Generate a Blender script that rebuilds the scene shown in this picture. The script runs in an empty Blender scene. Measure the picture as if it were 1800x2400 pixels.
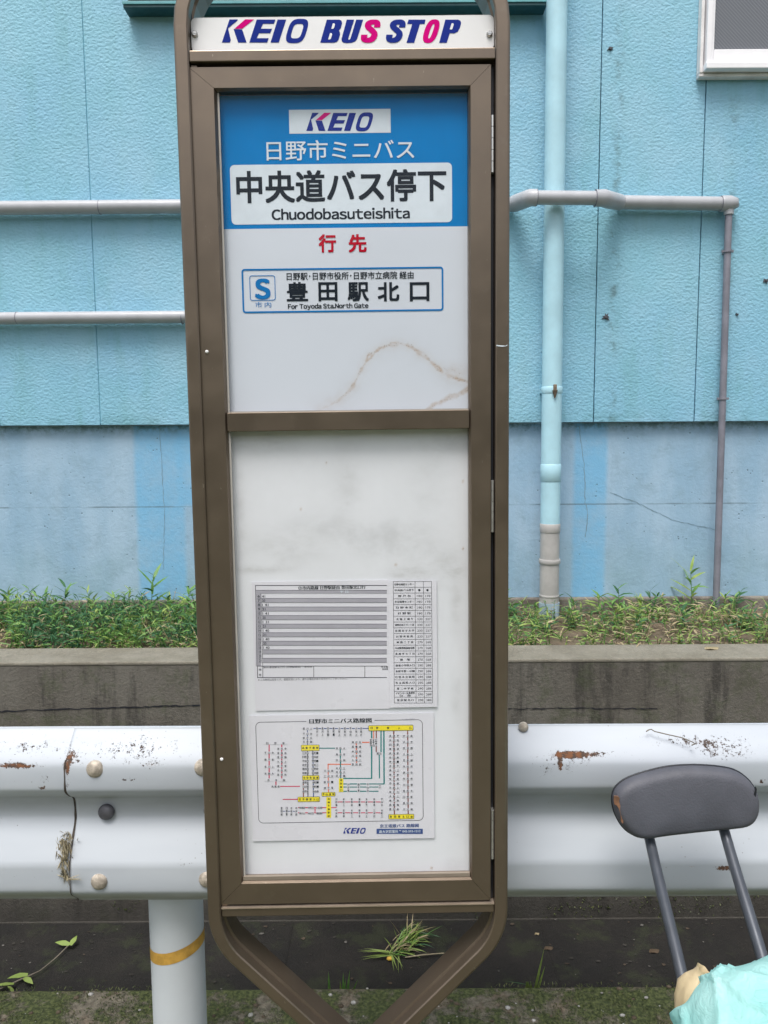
import bpy, bmesh, math, random
import numpy as np
from mathutils import Vector, Matrix, noise as mnoise
SC = bpy.context.scene
COL = SC.collection
R = math.radians
random.seed(7)

# ------------------------------------------------------------------ camera
CAM = Vector((0, 0, 1.35)); PITCH, YAW, ROLL = .1022, .0012, .0062; FPX = 1750.
def cam_axes():
    f = Vector((math.sin(YAW)*math.cos(PITCH), math.cos(YAW)*math.cos(PITCH), -math.sin(PITCH)))
    r0 = Vector((math.cos(YAW), -math.sin(YAW), 0)); u0 = r0.cross(f)
    return r0*math.cos(ROLL)-u0*math.sin(ROLL), u0*math.cos(ROLL)+r0*math.sin(ROLL), f
CR, CU, CF = cam_axes()
cd = bpy.data.cameras.new('camera'); cd.sensor_fit = 'VERTICAL'; cd.sensor_height = 36; cd.lens = FPX/2400*36
cd.clip_start = .05; cd.clip_end = 500
co = bpy.data.objects.new('camera', cd); COL.objects.link(co)
m = Matrix((CR, CU, -CF)).transposed().to_4x4(); m.translation = CAM; co.matrix_world = m
SC.camera = co
# ------------------------------------------------------------------ world, sun, exposure
SUN_EL, SUN_AZ = R(66), R(198)      # azimuth: light comes from behind the camera, a little to the left
w = bpy.data.worlds.new('World'); SC.world = w; w.use_nodes = True
wn = w.node_tree; bg = wn.nodes['Background']
sky = wn.nodes.new('ShaderNodeTexSky'); sky.sky_type = 'NISHITA'; sky.sun_disc = False
sky.sun_elevation = SUN_EL; sky.sun_rotation = SUN_AZ; sky.dust_density = 4; sky.air_density = 1.0
hs = wn.nodes.new('ShaderNodeHueSaturation'); hs.inputs['Saturation'].default_value = .38
wn.links.new(sky.outputs[0], hs.inputs['Color']); wn.links.new(hs.outputs[0], bg.inputs['Color'])
bg.inputs['Strength'].default_value = .135
sl = bpy.data.lights.new('sun', 'SUN'); sl.energy = 1.65; sl.angle = R(24); sl.color = (1, .96, .9)
so = bpy.data.objects.new('sun', sl); COL.objects.link(so); so.location = (0, -3, 6)
sd = Vector((math.sin(SUN_AZ)*math.cos(SUN_EL), math.cos(SUN_AZ)*math.cos(SUN_EL), math.sin(SUN_EL)))
so.rotation_euler = sd.to_track_quat('Z', 'Y').to_euler()
SC.view_settings.view_transform = 'Standard'; SC.view_settings.look = 'None'
SC.view_settings.exposure = .66; SC.view_settings.gamma = 1
SC.cycles.max_bounces = 6; SC.cycles.transparent_max_bounces = 8

# ------------------------------------------------------------------ measuring helpers (1659 px wide print of the photo)
KP = 1800/1659.
def ray(x, y): return CR*((x*KP-900)/FPX) - CU*((y*KP-1200)/FPX) + CF
def hy(x, y, Y): d = ray(x, y); return CAM + d*((Y-CAM.y)/d.y)
def hz(x, y, Z): d = ray(x, y); return CAM + d*((Z-CAM.z)/d.z)

# sign frame: X right, Y into the scene, Z up, origin on the ground under the sign
def srot(t, y, r):
    return Matrix.Rotation(y, 3, 'Z') @ Matrix.Rotation(t, 3, 'X') @ Matrix.Rotation(r, 3, 'Y')
SR = srot(-.00307, .00602, -.00738)
SO = Vector((-.27908, 1.1886, .56172)) + SR @ Vector((.23, 0, -.562))
SRI = SR.transposed()
def S(x, y, dep=0.):
    d = SRI @ ray(x, y); c = SRI @ (CAM - SO)
    p = c + d*((dep-c.y)/d.y); return p.x, p.z
def zoomer(ox, oy, s):
    return lambda X, Y, dep=.022: S((ox+X*s)/KP, (oy+Y*s)/KP, dep)
Z1 = zoomer(380, 0, 860/1659); Z2 = zoomer(480, 520, 740/1659)
Z3 = zoomer(560, 1340, 500/1659); Z4 = zoomer(560, 1660, 500/1659)
L1 = zoomer(510, 30, 290/1659); L2 = zoomer(740, 30, 360/1659)

# ------------------------------------------------------------------ node helper
class NT:
    def __init__(s, name):
        s.m = bpy.data.materials.new(name); s.m.use_nodes = True
        s.t = s.m.node_tree; s.b = s.t.nodes['Principled BSDF']; s.out = s.t.nodes['Material Output']; s._tc = None
    def new(s, k): return s.t.nodes.new(k)
    def ln(s, a, b): s.t.links.new(a, b)
    def put(s, sock, v):
        if v is None: return
        if hasattr(v, 'is_output'): s.ln(v, sock)
        elif isinstance(v, (tuple, list)): sock.default_value = (*v, 1) if len(v) == 3 and len(sock.default_value) == 4 else v
        else: sock.default_value = v
    def co(s, scale=None):
        if s._tc is None: s._tc = s.new('ShaderNodeTexCoord').outputs['Object']
        if scale is None: return s._tc
        n = s.new('ShaderNodeMapping'); n.inputs['Scale'].default_value = scale; s.ln(s._tc, n.inputs[0]); return n.outputs[0]
    def noise(s, scale, detail=3, rough=.5, vec=None, dist=0):
        n = s.new('ShaderNodeTexNoise'); n.inputs['Scale'].default_value = scale; n.inputs['Detail'].default_value = detail
        n.inputs['Roughness'].default_value = rough; n.inputs['Distortion'].default_value = dist
        s.ln(vec if vec is not None else s.co(), n.inputs['Vector']); return n.outputs['Fac']
    def voro(s, scale, vec=None, feat='F1'):
        n = s.new('ShaderNodeTexVoronoi'); n.feature = feat; n.inputs['Scale'].default_value = scale
        s.ln(vec if vec is not None else s.co(), n.inputs['Vector']); return n.outputs['Distance']
    def math(s, op, a, b=0., c=0.):
        n = s.new('ShaderNodeMath'); n.operation = op
        for i, v in enumerate((a, b, c)): s.put(n.inputs[i], v)
        return n.outputs[0]
    def rng(s, v, a, b, c=0., d=1., smooth=True):
        n = s.new('ShaderNodeMapRange'); n.interpolation_type = 'SMOOTHSTEP' if smooth else 'LINEAR'
        for i, x in enumerate((v, a, b, c, d)): s.put(n.inputs[i], x)
        return n.outputs[0]
    def mix(s, f, a, b, mode='MIX'):
        n = s.new('ShaderNodeMix'); n.data_type = 'RGBA'; n.blend_type = mode
        s.put(n.inputs[0], f); s.put(n.inputs[6], a); s.put(n.inputs[7], b); return n.outputs[2]
    def xyz(s, v=None):
        n = s.new('ShaderNodeSeparateXYZ'); s.ln(v if v is not None else s.co(), n.inputs[0]); return n.outputs
    def attr(s, name):
        n = s.new('ShaderNodeAttribute'); n.attribute_name = name; return n.outputs['Fac']
    def bump(s, h, strength=.5, dist=.01, prev=None):
        n = s.new('ShaderNodeBump'); n.inputs['Strength'].default_value = strength; n.inputs['Distance'].default_value = dist
        s.ln(h, n.inputs['Height'])
        if prev is not None: s.ln(prev, n.inputs['Normal'])
        s.ln(n.outputs[0], s.b.inputs['Normal']); return n.outputs[0]
    def box(s, xyz, x0, x1, z0, z1, soft=.01):
        o = 1.
        a = s.math('MULTIPLY', s.rng(xyz[0], x0-soft, x0+soft), s.rng(xyz[0], x1-soft, x1+soft, 1, 0))
        b = s.math('MULTIPLY', s.rng(xyz[2], z0-soft, z0+soft), s.rng(xyz[2], z1-soft, z1+soft, 1, 0))
        return s.math('MULTIPLY', a, b)
    def set(s, col=None, rough=None, metal=None, **k):
        s.put(s.b.inputs['Base Color'], col); s.put(s.b.inputs['Roughness'], rough); s.put(s.b.inputs['Metallic'], metal)
        for a, v in k.items(): s.put(s.b.inputs[a.replace('_', ' ')], v)
        return s.m
def plain(name, col, rough=.5, metal=0, var=.12, scale=14, bump=0., bscale=200, **k):
    t = NT(name); n = t.noise(scale, 5, .6)
    c = t.mix(t.rng(n, .3, .7), tuple(x*(1-var) for x in col), tuple(min(1, x*(1+var)) for x in col))
    t.set(c, t.rng(t.noise(scale*2.3, 4), .3, .7, max(0, rough-.06), min(1, rough+.08)), metal, **k)
    if bump: t.bump(t.noise(bscale, 4, .6), bump, .003)
    return t.m
def ink(name, col, rough=.6): return plain(name, col, rough, var=.04, scale=30, Specular_IOR_Level=.02)

# ------------------------------------------------------------------ mesh helper
class MB:
    def __init__(s): s.v = []; s.f = []; s.mi = []; s.sm = []
    def face(s, pts, mi=0, smooth=False):
        n = len(s.v); s.v += [tuple(p) for p in pts]; s.f.append(tuple(range(n, n+len(pts)))); s.mi.append(mi); s.sm.append(smooth)
    def raw(s, vs, fs, mi=0, smooth=False):
        n = len(s.v); s.v += [tuple(p) for p in vs]
        for f in fs: s.f.append(tuple(i+n for i in f)); s.mi.append(mi); s.sm.append(smooth)
    def box(s, x0, x1, y0, y1, z0, z1, mi=0, bev=0.):
        bm = bmesh.new()
        bmesh.ops.create_cube(bm, size=1)
        for v in bm.verts: v.co = ((x0+x1)/2+v.co.x*(x1-x0), (y0+y1)/2+v.co.y*(y1-y0), (z0+z1)/2+v.co.z*(z1-z0))
        if bev: bmesh.ops.bevel(bm, geom=bm.edges[:], offset=bev, segments=2, affect='EDGES', profile=.5)
        s.bm(bm, mi)
    def bm(s, bm, mi=0, smooth=False, M=None):
        bm.verts.index_update()
        s.raw([(M @ v.co if M else v.co) for v in bm.verts], [[v.index for v in f.verts] for f in bm.faces], mi, smooth); bm.free()
    def tube(s, pts, r, seg=16, mi=0, cap=True, smooth=True):
        pts = [Vector(p) for p in pts]; rs = r if isinstance(r, (list, tuple)) else [r]*len(pts)
        vs = []; fs = []; up = None
        for i, p in enumerate(pts):
            t = (pts[min(i+1, len(pts)-1)]-pts[max(i-1, 0)]).normalized()
            if up is None:
                up = t.orthogonal().normalized()
            up = (up - t*up.dot(t)).normalized(); b = t.cross(up)
            for k in range(seg):
                a = 2*math.pi*k/seg; vs.append(p+(up*math.cos(a)+b*math.sin(a))*rs[i])
        for i in range(len(pts)-1):
            for k in range(seg):
                k2 = (k+1) % seg; fs.append((i*seg+k, i*seg+k2, (i+1)*seg+k2, (i+1)*seg+k))
        s.raw(vs, fs, mi, smooth)
        if cap:
            s.face([vs[k] for k in range(seg)][::-1], mi); s.face([vs[-seg+k] for k in range(seg)], mi)
    def sweep(s, path, prof, closed=False, mi=0, smooth=False):
        """path: (x,z) points; prof: (outward offset a, depth y) closed loop"""
        n = len(path); P = [Vector(p) for p in path]; vs = []; k = len(prof)
        for i in range(n):
            if closed: a, b = P[i-1], P[(i+1) % n]
            else: a, b = P[max(i-1, 0)], P[min(i+1, n-1)]
            d1 = (P[i]-a).normalized() if (P[i]-a).length > 1e-9 else None
            d2 = (b-P[i]).normalized() if (b-P[i]).length > 1e-9 else None
            d1 = d1 or d2; d2 = d2 or d1
            n1 = Vector((-d1.y, d1.x)); n2 = Vector((-d2.y, d2.x)); nn = (n1+n2).normalized(); sc = 1/max(.3, nn.dot(n1))
            for (o, y) in prof: q = P[i]+nn*o*sc; vs.append((q.x, y, q.y))
        fs = []
        for i in range(n if closed else n-1):
            j = (i+1) % n
            for q in range(k):
                q2 = (q+1) % k; fs.append((i*k+q, i*k+q2, j*k+q2, j*k+q))
        s.raw(vs, fs, mi, smooth)
        if not closed:
            s.face(vs[:k][::-1], mi); s.face(vs[-k:], mi)
    def poly(s, pts, y, mi=0, thick=0.):
        """flat outline in x,z facing the viewer (-y)"""
        s.face([(p[0], y, p[1]) for p in pts], mi)
    def rect(s, x0, x1, z0, z1, y, mi=0): s.poly([(x0, z0), (x1, z0), (x1, z1), (x0, z1)], y, mi)
    def build(s, name, mats, parent=None, fix=True, local=True, attrs=None):
        me = bpy.data.meshes.new(name)
        vs = s.v
        if parent is not None and not local:
            mi_ = parent_world(parent).inverted(); vs = [mi_ @ Vector(v) for v in vs]
        me.from_pydata([tuple(v) for v in vs], [], s.f)
        for mm in (mats if isinstance(mats, (list, tuple)) else [mats]): me.materials.append(mm)
        me.polygons.foreach_set('material_index', s.mi); me.polygons.foreach_set('use_smooth', s.sm)
        if attrs:
            for k, a in attrs.items():
                at = me.attributes.new(k, 'FLOAT', 'POINT'); at.data.foreach_set('value', np.asarray(a, dtype=np.float32))
        if fix:
            bm = bmesh.new(); bm.from_mesh(me); bmesh.ops.recalc_face_normals(bm, faces=bm.faces[:]); bm.to_mesh(me); bm.free()
        me.update()
        o = bpy.data.objects.new(name, me); COL.objects.link(o)
        if parent is not None: o.parent = parent
        return o
def parent_world(p):
    M = Matrix.LocRotScale(p.location, p.rotation_euler, p.scale) if p.rotation_mode != 'QUATERNION' else Matrix.LocRotScale(p.location, p.rotation_quaternion, p.scale)
    return parent_world(p.parent) @ M if p.parent else M
def tag(o, label=None, cat=None, group=None, kind=None):
    if label: o['label'] = label
    if cat: o['category'] = cat
    if group: o['group'] = group
    if kind: o['kind'] = kind
    return o
def empty(name, loc, label, cat, group=None):
    o = bpy.data.objects.new(name, None); COL.objects.link(o); o.location = loc; o.empty_display_size = .1
    return tag(o, label, cat, group)
def rrect(x0, x1, z0, z1, r, n=6):
    o = []
    for cx, cz, a0 in ((x1-r, z1-r, 0), (x0+r, z1-r, 90), (x0+r, z0+r, 180), (x1-r, z0+r, 270)):
        for k in range(n+1): a = R(a0+90*k/n); o.append((cx+r*math.cos(a), cz+r*math.sin(a)))
    return o
def ring(mb, x0, x1, z0, z1, r, wd, y, mi=0):
    a = rrect(x0, x1, z0, z1, r); b = rrect(x0+wd, x1-wd, z0+wd, z1-wd, max(r-wd, .0003))
    n = len(a)
    for i in range(n):
        j = (i+1) % n; mb.face([(a[i][0], y, a[i][1]), (a[j][0], y, a[j][1]), (b[j][0], y, b[j][1]), (b[i][0], y, b[i][1])], mi)
_tc = {}
def text_geo(body, bold=0., shear=0.):
    k = (body, round(bold, 4), round(shear, 4))
    if k in _tc: return _tc[k]
    cu = bpy.data.curves.new('t', 'FONT'); cu.body = body; cu.size = 1; cu.offset = bold; cu.shear = shear; cu.resolution_u = 4; cu.fill_mode = 'FRONT'
    o = bpy.data.objects.new('t', cu); me = o.to_mesh()
    V = [(v.co.x, v.co.y) for v in me.vertices]; F = [tuple(p.vertices) for p in me.polygons]
    o.to_mesh_clear(); bpy.data.objects.remove(o); bpy.data.curves.remove(cu)
    xs = [v[0] for v in V] or [0, 1]; ys = [v[1] for v in V] or [0, 1]
    _tc[k] = (V, F, min(xs), max(xs), min(ys), max(ys)); return _tc[k]
def put_text(mb, body, p0, p1, y, mi=0, bold=0., shear=0.):
    """fit the text into the box p0 (top left) .. p1 (bottom right); bold thickens the strokes (share of the height)"""
    cjk = any(ord(c) > 0x2000 for c in body)
    V, F, a, b, c, d = text_geo(body, 0. if cjk else bold, shear)
    x0, zt = p0; x1, zb = p1
    e = bold*(zt-zb)*(.85 if zt-zb > .009 else 1.7) if cjk else 0.
    x0 += e; x1 -= e; zt -= e; zb += e
    offs = [(0, 0)] if not e else ([(-e, 0), (e, 0)] if zt-zb < .009 else [(-e, -e), (e, -e), (-e, e), (e, e), (0, 0)])
    for k, (dx, dz) in enumerate(offs):
        mb.raw([(x0+(vx-a)/(b-a)*(x1-x0)+dx, y-k*.00002, zb+(vy-c)/(d-c)*(zt-zb)+dz) for vx, vy in V], F, mi)
def put_latin(mb, body, p0, p1, y, mi=0, bold=0.):
    V = []; F = []; x = 0.
    for ch in body:
        if ch == ' ': x += .26; continue
        v, f, a, b, c, d = text_geo(chr(ord(ch)+0xFEE0)); n = len(V); V += [(q[0]-a+x, q[1]) for q in v]; F += [tuple(i+n for i in g) for g in f]; x += b-a+.085
    a, b, c, d = min(q[0] for q in V), max(q[0] for q in V), min(q[1] for q in V), max(q[1] for q in V)
    x0, zt = p0; x1, zb = p1; e = bold*(zt-zb); x0 += e; x1 -= e; zt -= e*.6; zb += e*.6
    for k, (dx, dz) in enumerate(((-e, -e*.6), (e, -e*.6), (-e, e*.6), (e, e*.6), (0, 0))):
        mb.raw([(x0+(q[0]-a)/(b-a)*(x1-x0)+dx, y-k*.00002, zb+(q[1]-c)/(d-c)*(zt-zb)+dz) for q in V], F, mi)
def tl(mb, body, Z, X0, Y0, X1, Y1, y, dep, mi=0, bold=0.):
    xa, _ = Z(X0, (Y0+Y1)/2, dep); xb, _ = Z(X1, (Y0+Y1)/2, dep); _, za = Z((X0+X1)/2, Y0, dep); _, zb = Z((X0+X1)/2, Y1, dep)
    put_latin(mb, body, (xa, za), (xb, zb), y, mi, bold)
def tz(mb, body, Z, X0, Y0, X1, Y1, y, dep, mi=0, bold=0., shear=0.):
    xa, _ = Z(X0, (Y0+Y1)/2, dep); xb, _ = Z(X1, (Y0+Y1)/2, dep); _, za = Z((X0+X1)/2, Y0, dep); _, zb = Z((X0+X1)/2, Y1, dep)
    put_text(mb, body, (xa, za), (xb, zb), y, mi, bold, shear)

# ------------------------------------------------------------------ materials
def mat_stucco():
    t = NT('blue_stucco'); X = t.xyz(); big = t.noise(1.3, 4, .6); mid = t.noise(7, 4, .6)
    c = t.mix(t.rng(big, .3, .7), (.225, .47, .65), (.25, .51, .64)); c = t.mix(t.rng(mid, .35, .75, 0, .35), c, (.18, .43, .51))
    bl = t.noise(92, 1.8, .45, t.co((1, 1, 1.3)), .1); fn = t.noise(150, 2, .5)
    pit = t.rng(bl, .26, .40, 1, 0); c = t.mix(t.math('MULTIPLY', pit, .18), c, (.09, .28, .34))
    wk = t.noise(5, 5, .7, t.co((2.6, 1, .45))); c = t.mix(t.rng(wk, .48, .72, 0, .38), c, (.15, .37, .40))
    c = t.mix(t.rng(t.noise(2.2, 4, .6), .42, .68, 0, .6), c, (.32, .545, .68))
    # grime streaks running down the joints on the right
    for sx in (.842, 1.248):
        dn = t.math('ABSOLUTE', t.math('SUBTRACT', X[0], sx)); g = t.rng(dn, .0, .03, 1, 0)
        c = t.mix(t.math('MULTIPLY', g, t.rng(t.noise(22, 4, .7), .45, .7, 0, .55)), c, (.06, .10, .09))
    c = t.mix(t.math('MULTIPLY', t.rng(X[2], 1.394, 1.45, 1, 0), t.rng(t.noise(14, 3), .4, .7, 0, .4)), c, (.10, .25, .27))
    t.set(c, .62); h = t.math('ADD', bl, t.math('MULTIPLY', fn, .18)); t.bump(h, .45, .006); return t.m
def mat_base():
    t = NT('painted_concrete'); X = t.xyz(); st = t.noise(3.5, 4, .6, t.co((1.6, 1, .5)))
    c = t.mix(t.rng(st, .3, .7), (.27, .43, .58), (.37, .52, .66)); c = t.mix(t.rng(t.noise(11, 5, .7), .45, .75, 0, .5), c, (.20, .31, .39))
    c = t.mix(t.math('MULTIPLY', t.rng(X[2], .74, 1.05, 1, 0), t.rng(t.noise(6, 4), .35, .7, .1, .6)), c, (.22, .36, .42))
    for (a, b, z0, z1) in STRIPS:
        mk = t.box(X, a, b, z0, z1, .012); c = t.mix(t.math('MULTIPLY', mk, t.rng(t.noise(7, 5, .7), .25, .65, .35, .95)), c, (.19, .45, .69))
    v = t.voro(42); thin = t.rng(t.noise(9, 2), .5, .62)
    pin = t.math('MULTIPLY', t.rng(v, .05, .16, 1, 0), thin); c = t.mix(t.math('MULTIPLY', pin, .75), c, (.07, .10, .12))
    line = t.rng(t.math('ABSOLUTE', t.math('SUBTRACT', X[2], ZFORM)), .0015, .004, 1, 0)
    c = t.mix(t.math('MULTIPLY', line, t.rng(t.noise(8, 3), .35, .6, .1, .65)), c, (.10, .15, .18))
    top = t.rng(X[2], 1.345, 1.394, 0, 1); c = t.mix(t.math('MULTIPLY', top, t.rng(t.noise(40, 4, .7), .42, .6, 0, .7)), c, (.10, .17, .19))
    t.set(c, .8); t.bump(t.math('SUBTRACT', t.noise(60, 5, .7), t.math('MULTIPLY', pin, 1.)), .35, .006); return t.m
def mat_conc(name, a, b, dark, streak=.6, moss=0., scale=6, wet=.85, foot=None):
    t = NT(name); X = t.xyz()
    c = t.mix(t.rng(t.noise(scale, 5, .65), .3, .7), a, b)
    s = t.noise(7, 5, .7, t.co((2.2, 2, .35))); c = t.mix(t.rng(s, .48, .68, 0, streak), c, dark)
    c = t.mix(t.rng(t.noise(70, 4, .7), .5, .75, 0, .55), c, tuple(x*1.7 for x in a))
    c = t.mix(t.rng(t.noise(110, 3, .7), .55, .75, 0, .6), c, dark)
    if moss: c = t.mix(t.rng(t.noise(9, 6, .75), .5, .62, 0, moss), c, (.05, .07, .022))
    if foot: c = t.mix(t.math('MULTIPLY', t.rng(t.math('ADD', X[2], t.math('MULTIPLY', t.noise(12, 4, .7), .12)), foot[0]+.06, foot[1]+.06, 1, 0), .8), c, dark)  # foot band: dirt plus shade painted into the colour near the base
    t.set(c, wet); t.bump(t.noise(90, 6, .75), .6, .008); return t.m
def mat_ground():
    t = NT('mossy_ground'); n = t.noise(6.5, 6, .7); f = t.noise(60, 5, .75)
    c = t.mix(t.rng(f, .3, .7), (.14, .12, .09), (.30, .265, .20)); c = t.mix(t.rng(t.noise(16, 4), .5, .7, 0, .5), c, (.24, .165, .11))
    mk = t.rng(t.math('ADD', n, t.math('MULTIPLY', t.noise(45, 4, .8), .35)), .57, .70)
    c = t.mix(t.math('MULTIPLY', mk, .9), c, t.mix(t.rng(t.noise(120, 3), .35, .7), (.035, .055, .012), (.13, .16, .045)))
    v = t.rng(t.voro(55), .04, .1, 1, 0); c = t.mix(t.math('MULTIPLY', v, t.rng(t.noise(25, 2), .52, .58)), c, (.42, .40, .36))
    t.set(c, .9); t.bump(t.math('ADD', f, t.math('MULTIPLY', mk, .6)), .9, .012); return t.m
def mat_rail():
    t = NT('worn_white_paint'); a = t.attr('rust'); d = t.attr('grey_tone'); X = t.xyz()
    hi = t.noise(190, 5, .8); md = t.noise(70, 4, .75)
    sm = t.math('ADD', t.math('MULTIPLY', hi, .8), t.math('MULTIPLY', md, .5))
    chip = t.rng(t.math('ADD', sm, t.math('MULTIPLY', a, .55)), .93, .97)
    fl = t.noise(260, 3, .7); chip = t.math('MAXIMUM', chip, t.math('MULTIPLY', t.rng(t.math('ADD', fl, t.math('MULTIPLY', md, .35)), .845, .87), t.rng(a, .12, .3)))
    halo = t.math('MULTIPLY', t.rng(t.math('ADD', sm, t.math('MULTIPLY', a, .55)), .84, .98, 0, .3), t.rng(a, .4, .7))
    c = t.mix(t.rng(t.noise(3, 4, .6, t.co((.5, 1, 2))), .3, .7), (.40, .435, .485), (.47, .505, .55))
    c = t.mix(t.math('MULTIPLY', d, t.rng(t.noise(10, 4, .7, t.co((.6, 1, 1.5))), .3, .7, .4, 1)), c, (.22, .22, .20))
    c = t.mix(halo, c, (.5, .30, .15))
    r = t.mix(t.math('MULTIPLY', t.rng(t.noise(75, 3, .7), .4, .62), t.rng(a, .42, .75)), (.06, .042, .034), (.17, .07, .03)); c = t.mix(chip, c, r)
    sp = t.math('MULTIPLY', t.rng(t.voro(70), .03, .09, 1, 0), t.rng(t.noise(6, 3), .55, .63)); c = t.mix(sp, c, (.12, .10, .09))
    t.set(c, t.rng(chip, 0, 1, .52, .9)); t.bump(t.math('MULTIPLY', chip, -1), .4, .002); return t.m
def mat_board(name, col):
    t = NT(name); a = t.attr('stain'); b = t.attr('brown')
    n = t.noise(55, 5, .75)
    c = t.mix(t.rng(t.noise(4, 4), .3, .7), tuple(x*.96 for x in col), col)
    c = t.mix(t.math('MULTIPLY', a, t.rng(t.noise(26, 5, .7, t.co((.5, 1, 1))), .35, .7, .25, 1)), c, (.34, .34, .33)); c = t.mix(t.math('MULTIPLY', t.rng(a, .02, .25), t.rng(t.noise(9, 5, .65), .5, .7, 0, .3)), c, (.40, .41, .43))
    c = t.mix(t.math('MULTIPLY', b, t.rng(n, .3, .65, .25, 1)), c, (.36, .22, .10))
    dots = t.math('MULTIPLY', t.rng(t.voro(330), .12, .26, 1, 0), t.rng(t.math('ADD', b, t.math('MULTIPLY', t.noise(90, 2), .45)), .38, .52)); c = t.mix(t.math('MULTIPLY', dots, .8), c, (.10, .07, .05))
    t.set(c, .5); return t.m
def mat_glass(name='clear_acrylic', h0=.0, h1=.004):
    t = NT(name); t.t.nodes.remove(t.b)
    tr = t.new('ShaderNodeBsdfTransparent'); gl = t.new('ShaderNodeBsdfGlossy'); gl.inputs['Roughness'].default_value = .06
    df = t.new('ShaderNodeBsdfDiffuse'); df.inputs['Color'].default_value = (.8, .82, .84, 1)
    lw = t.new('ShaderNodeLayerWeight'); fr = t.math('ADD', .016, t.math('MULTIPLY', t.math('POWER', lw.outputs['Facing'], 5.), .85))
    m1 = t.new('ShaderNodeMixShader'); t.ln(fr, m1.inputs[0]); t.ln(tr.outputs[0], m1.inputs[1]); t.ln(gl.outputs[0], m1.inputs[2])
    m2 = t.new('ShaderNodeMixShader'); t.ln(t.rng(t.noise(6, 4, .6), .35, .7, h0, h1), m2.inputs[0]); t.ln(m1.outputs[0], m2.inputs[1]); t.ln(df.outputs[0], m2.inputs[2])
    t.ln(m2.outputs[0], t.out.inputs[0]); return t.m
def mat_leaf(name, a, b):
    t = NT(name); c = t.mix(t.rng(t.noise(25, 3), .3, .7), a, b); t.set(c, .5)
    tl = t.new('ShaderNodeBsdfTranslucent'); t.ln(c, tl.inputs[0]); mx = t.new('ShaderNodeMixShader'); mx.inputs[0].default_value = .3
    t.ln(t.b.outputs[0], mx.inputs[1]); t.ln(tl.outputs[0], mx.inputs[2]); t.ln(mx.outputs[0], t.out.inputs[0]); return t.m
def mat_bronze():
    t = NT('bronze_anodised'); n = t.noise(5, 4, .6)
    c = t.mix(t.rng(n, .3, .7), (.165, .130, .100), (.20, .158, .120)); c = t.mix(t.rng(t.noise(30, 5, .7), .55, .8, 0, .3), c, (.25, .21, .17))
    sc = t.rng(t.noise(130, 3, .8, t.co((1, 1, .25))), .69, .74); c = t.mix(t.math('MULTIPLY', sc, .45), c, (.45, .40, .34))
    t.set(c, t.rng(t.noise(20, 4), .3, .7, .30, .38), .72); return t.m

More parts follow.
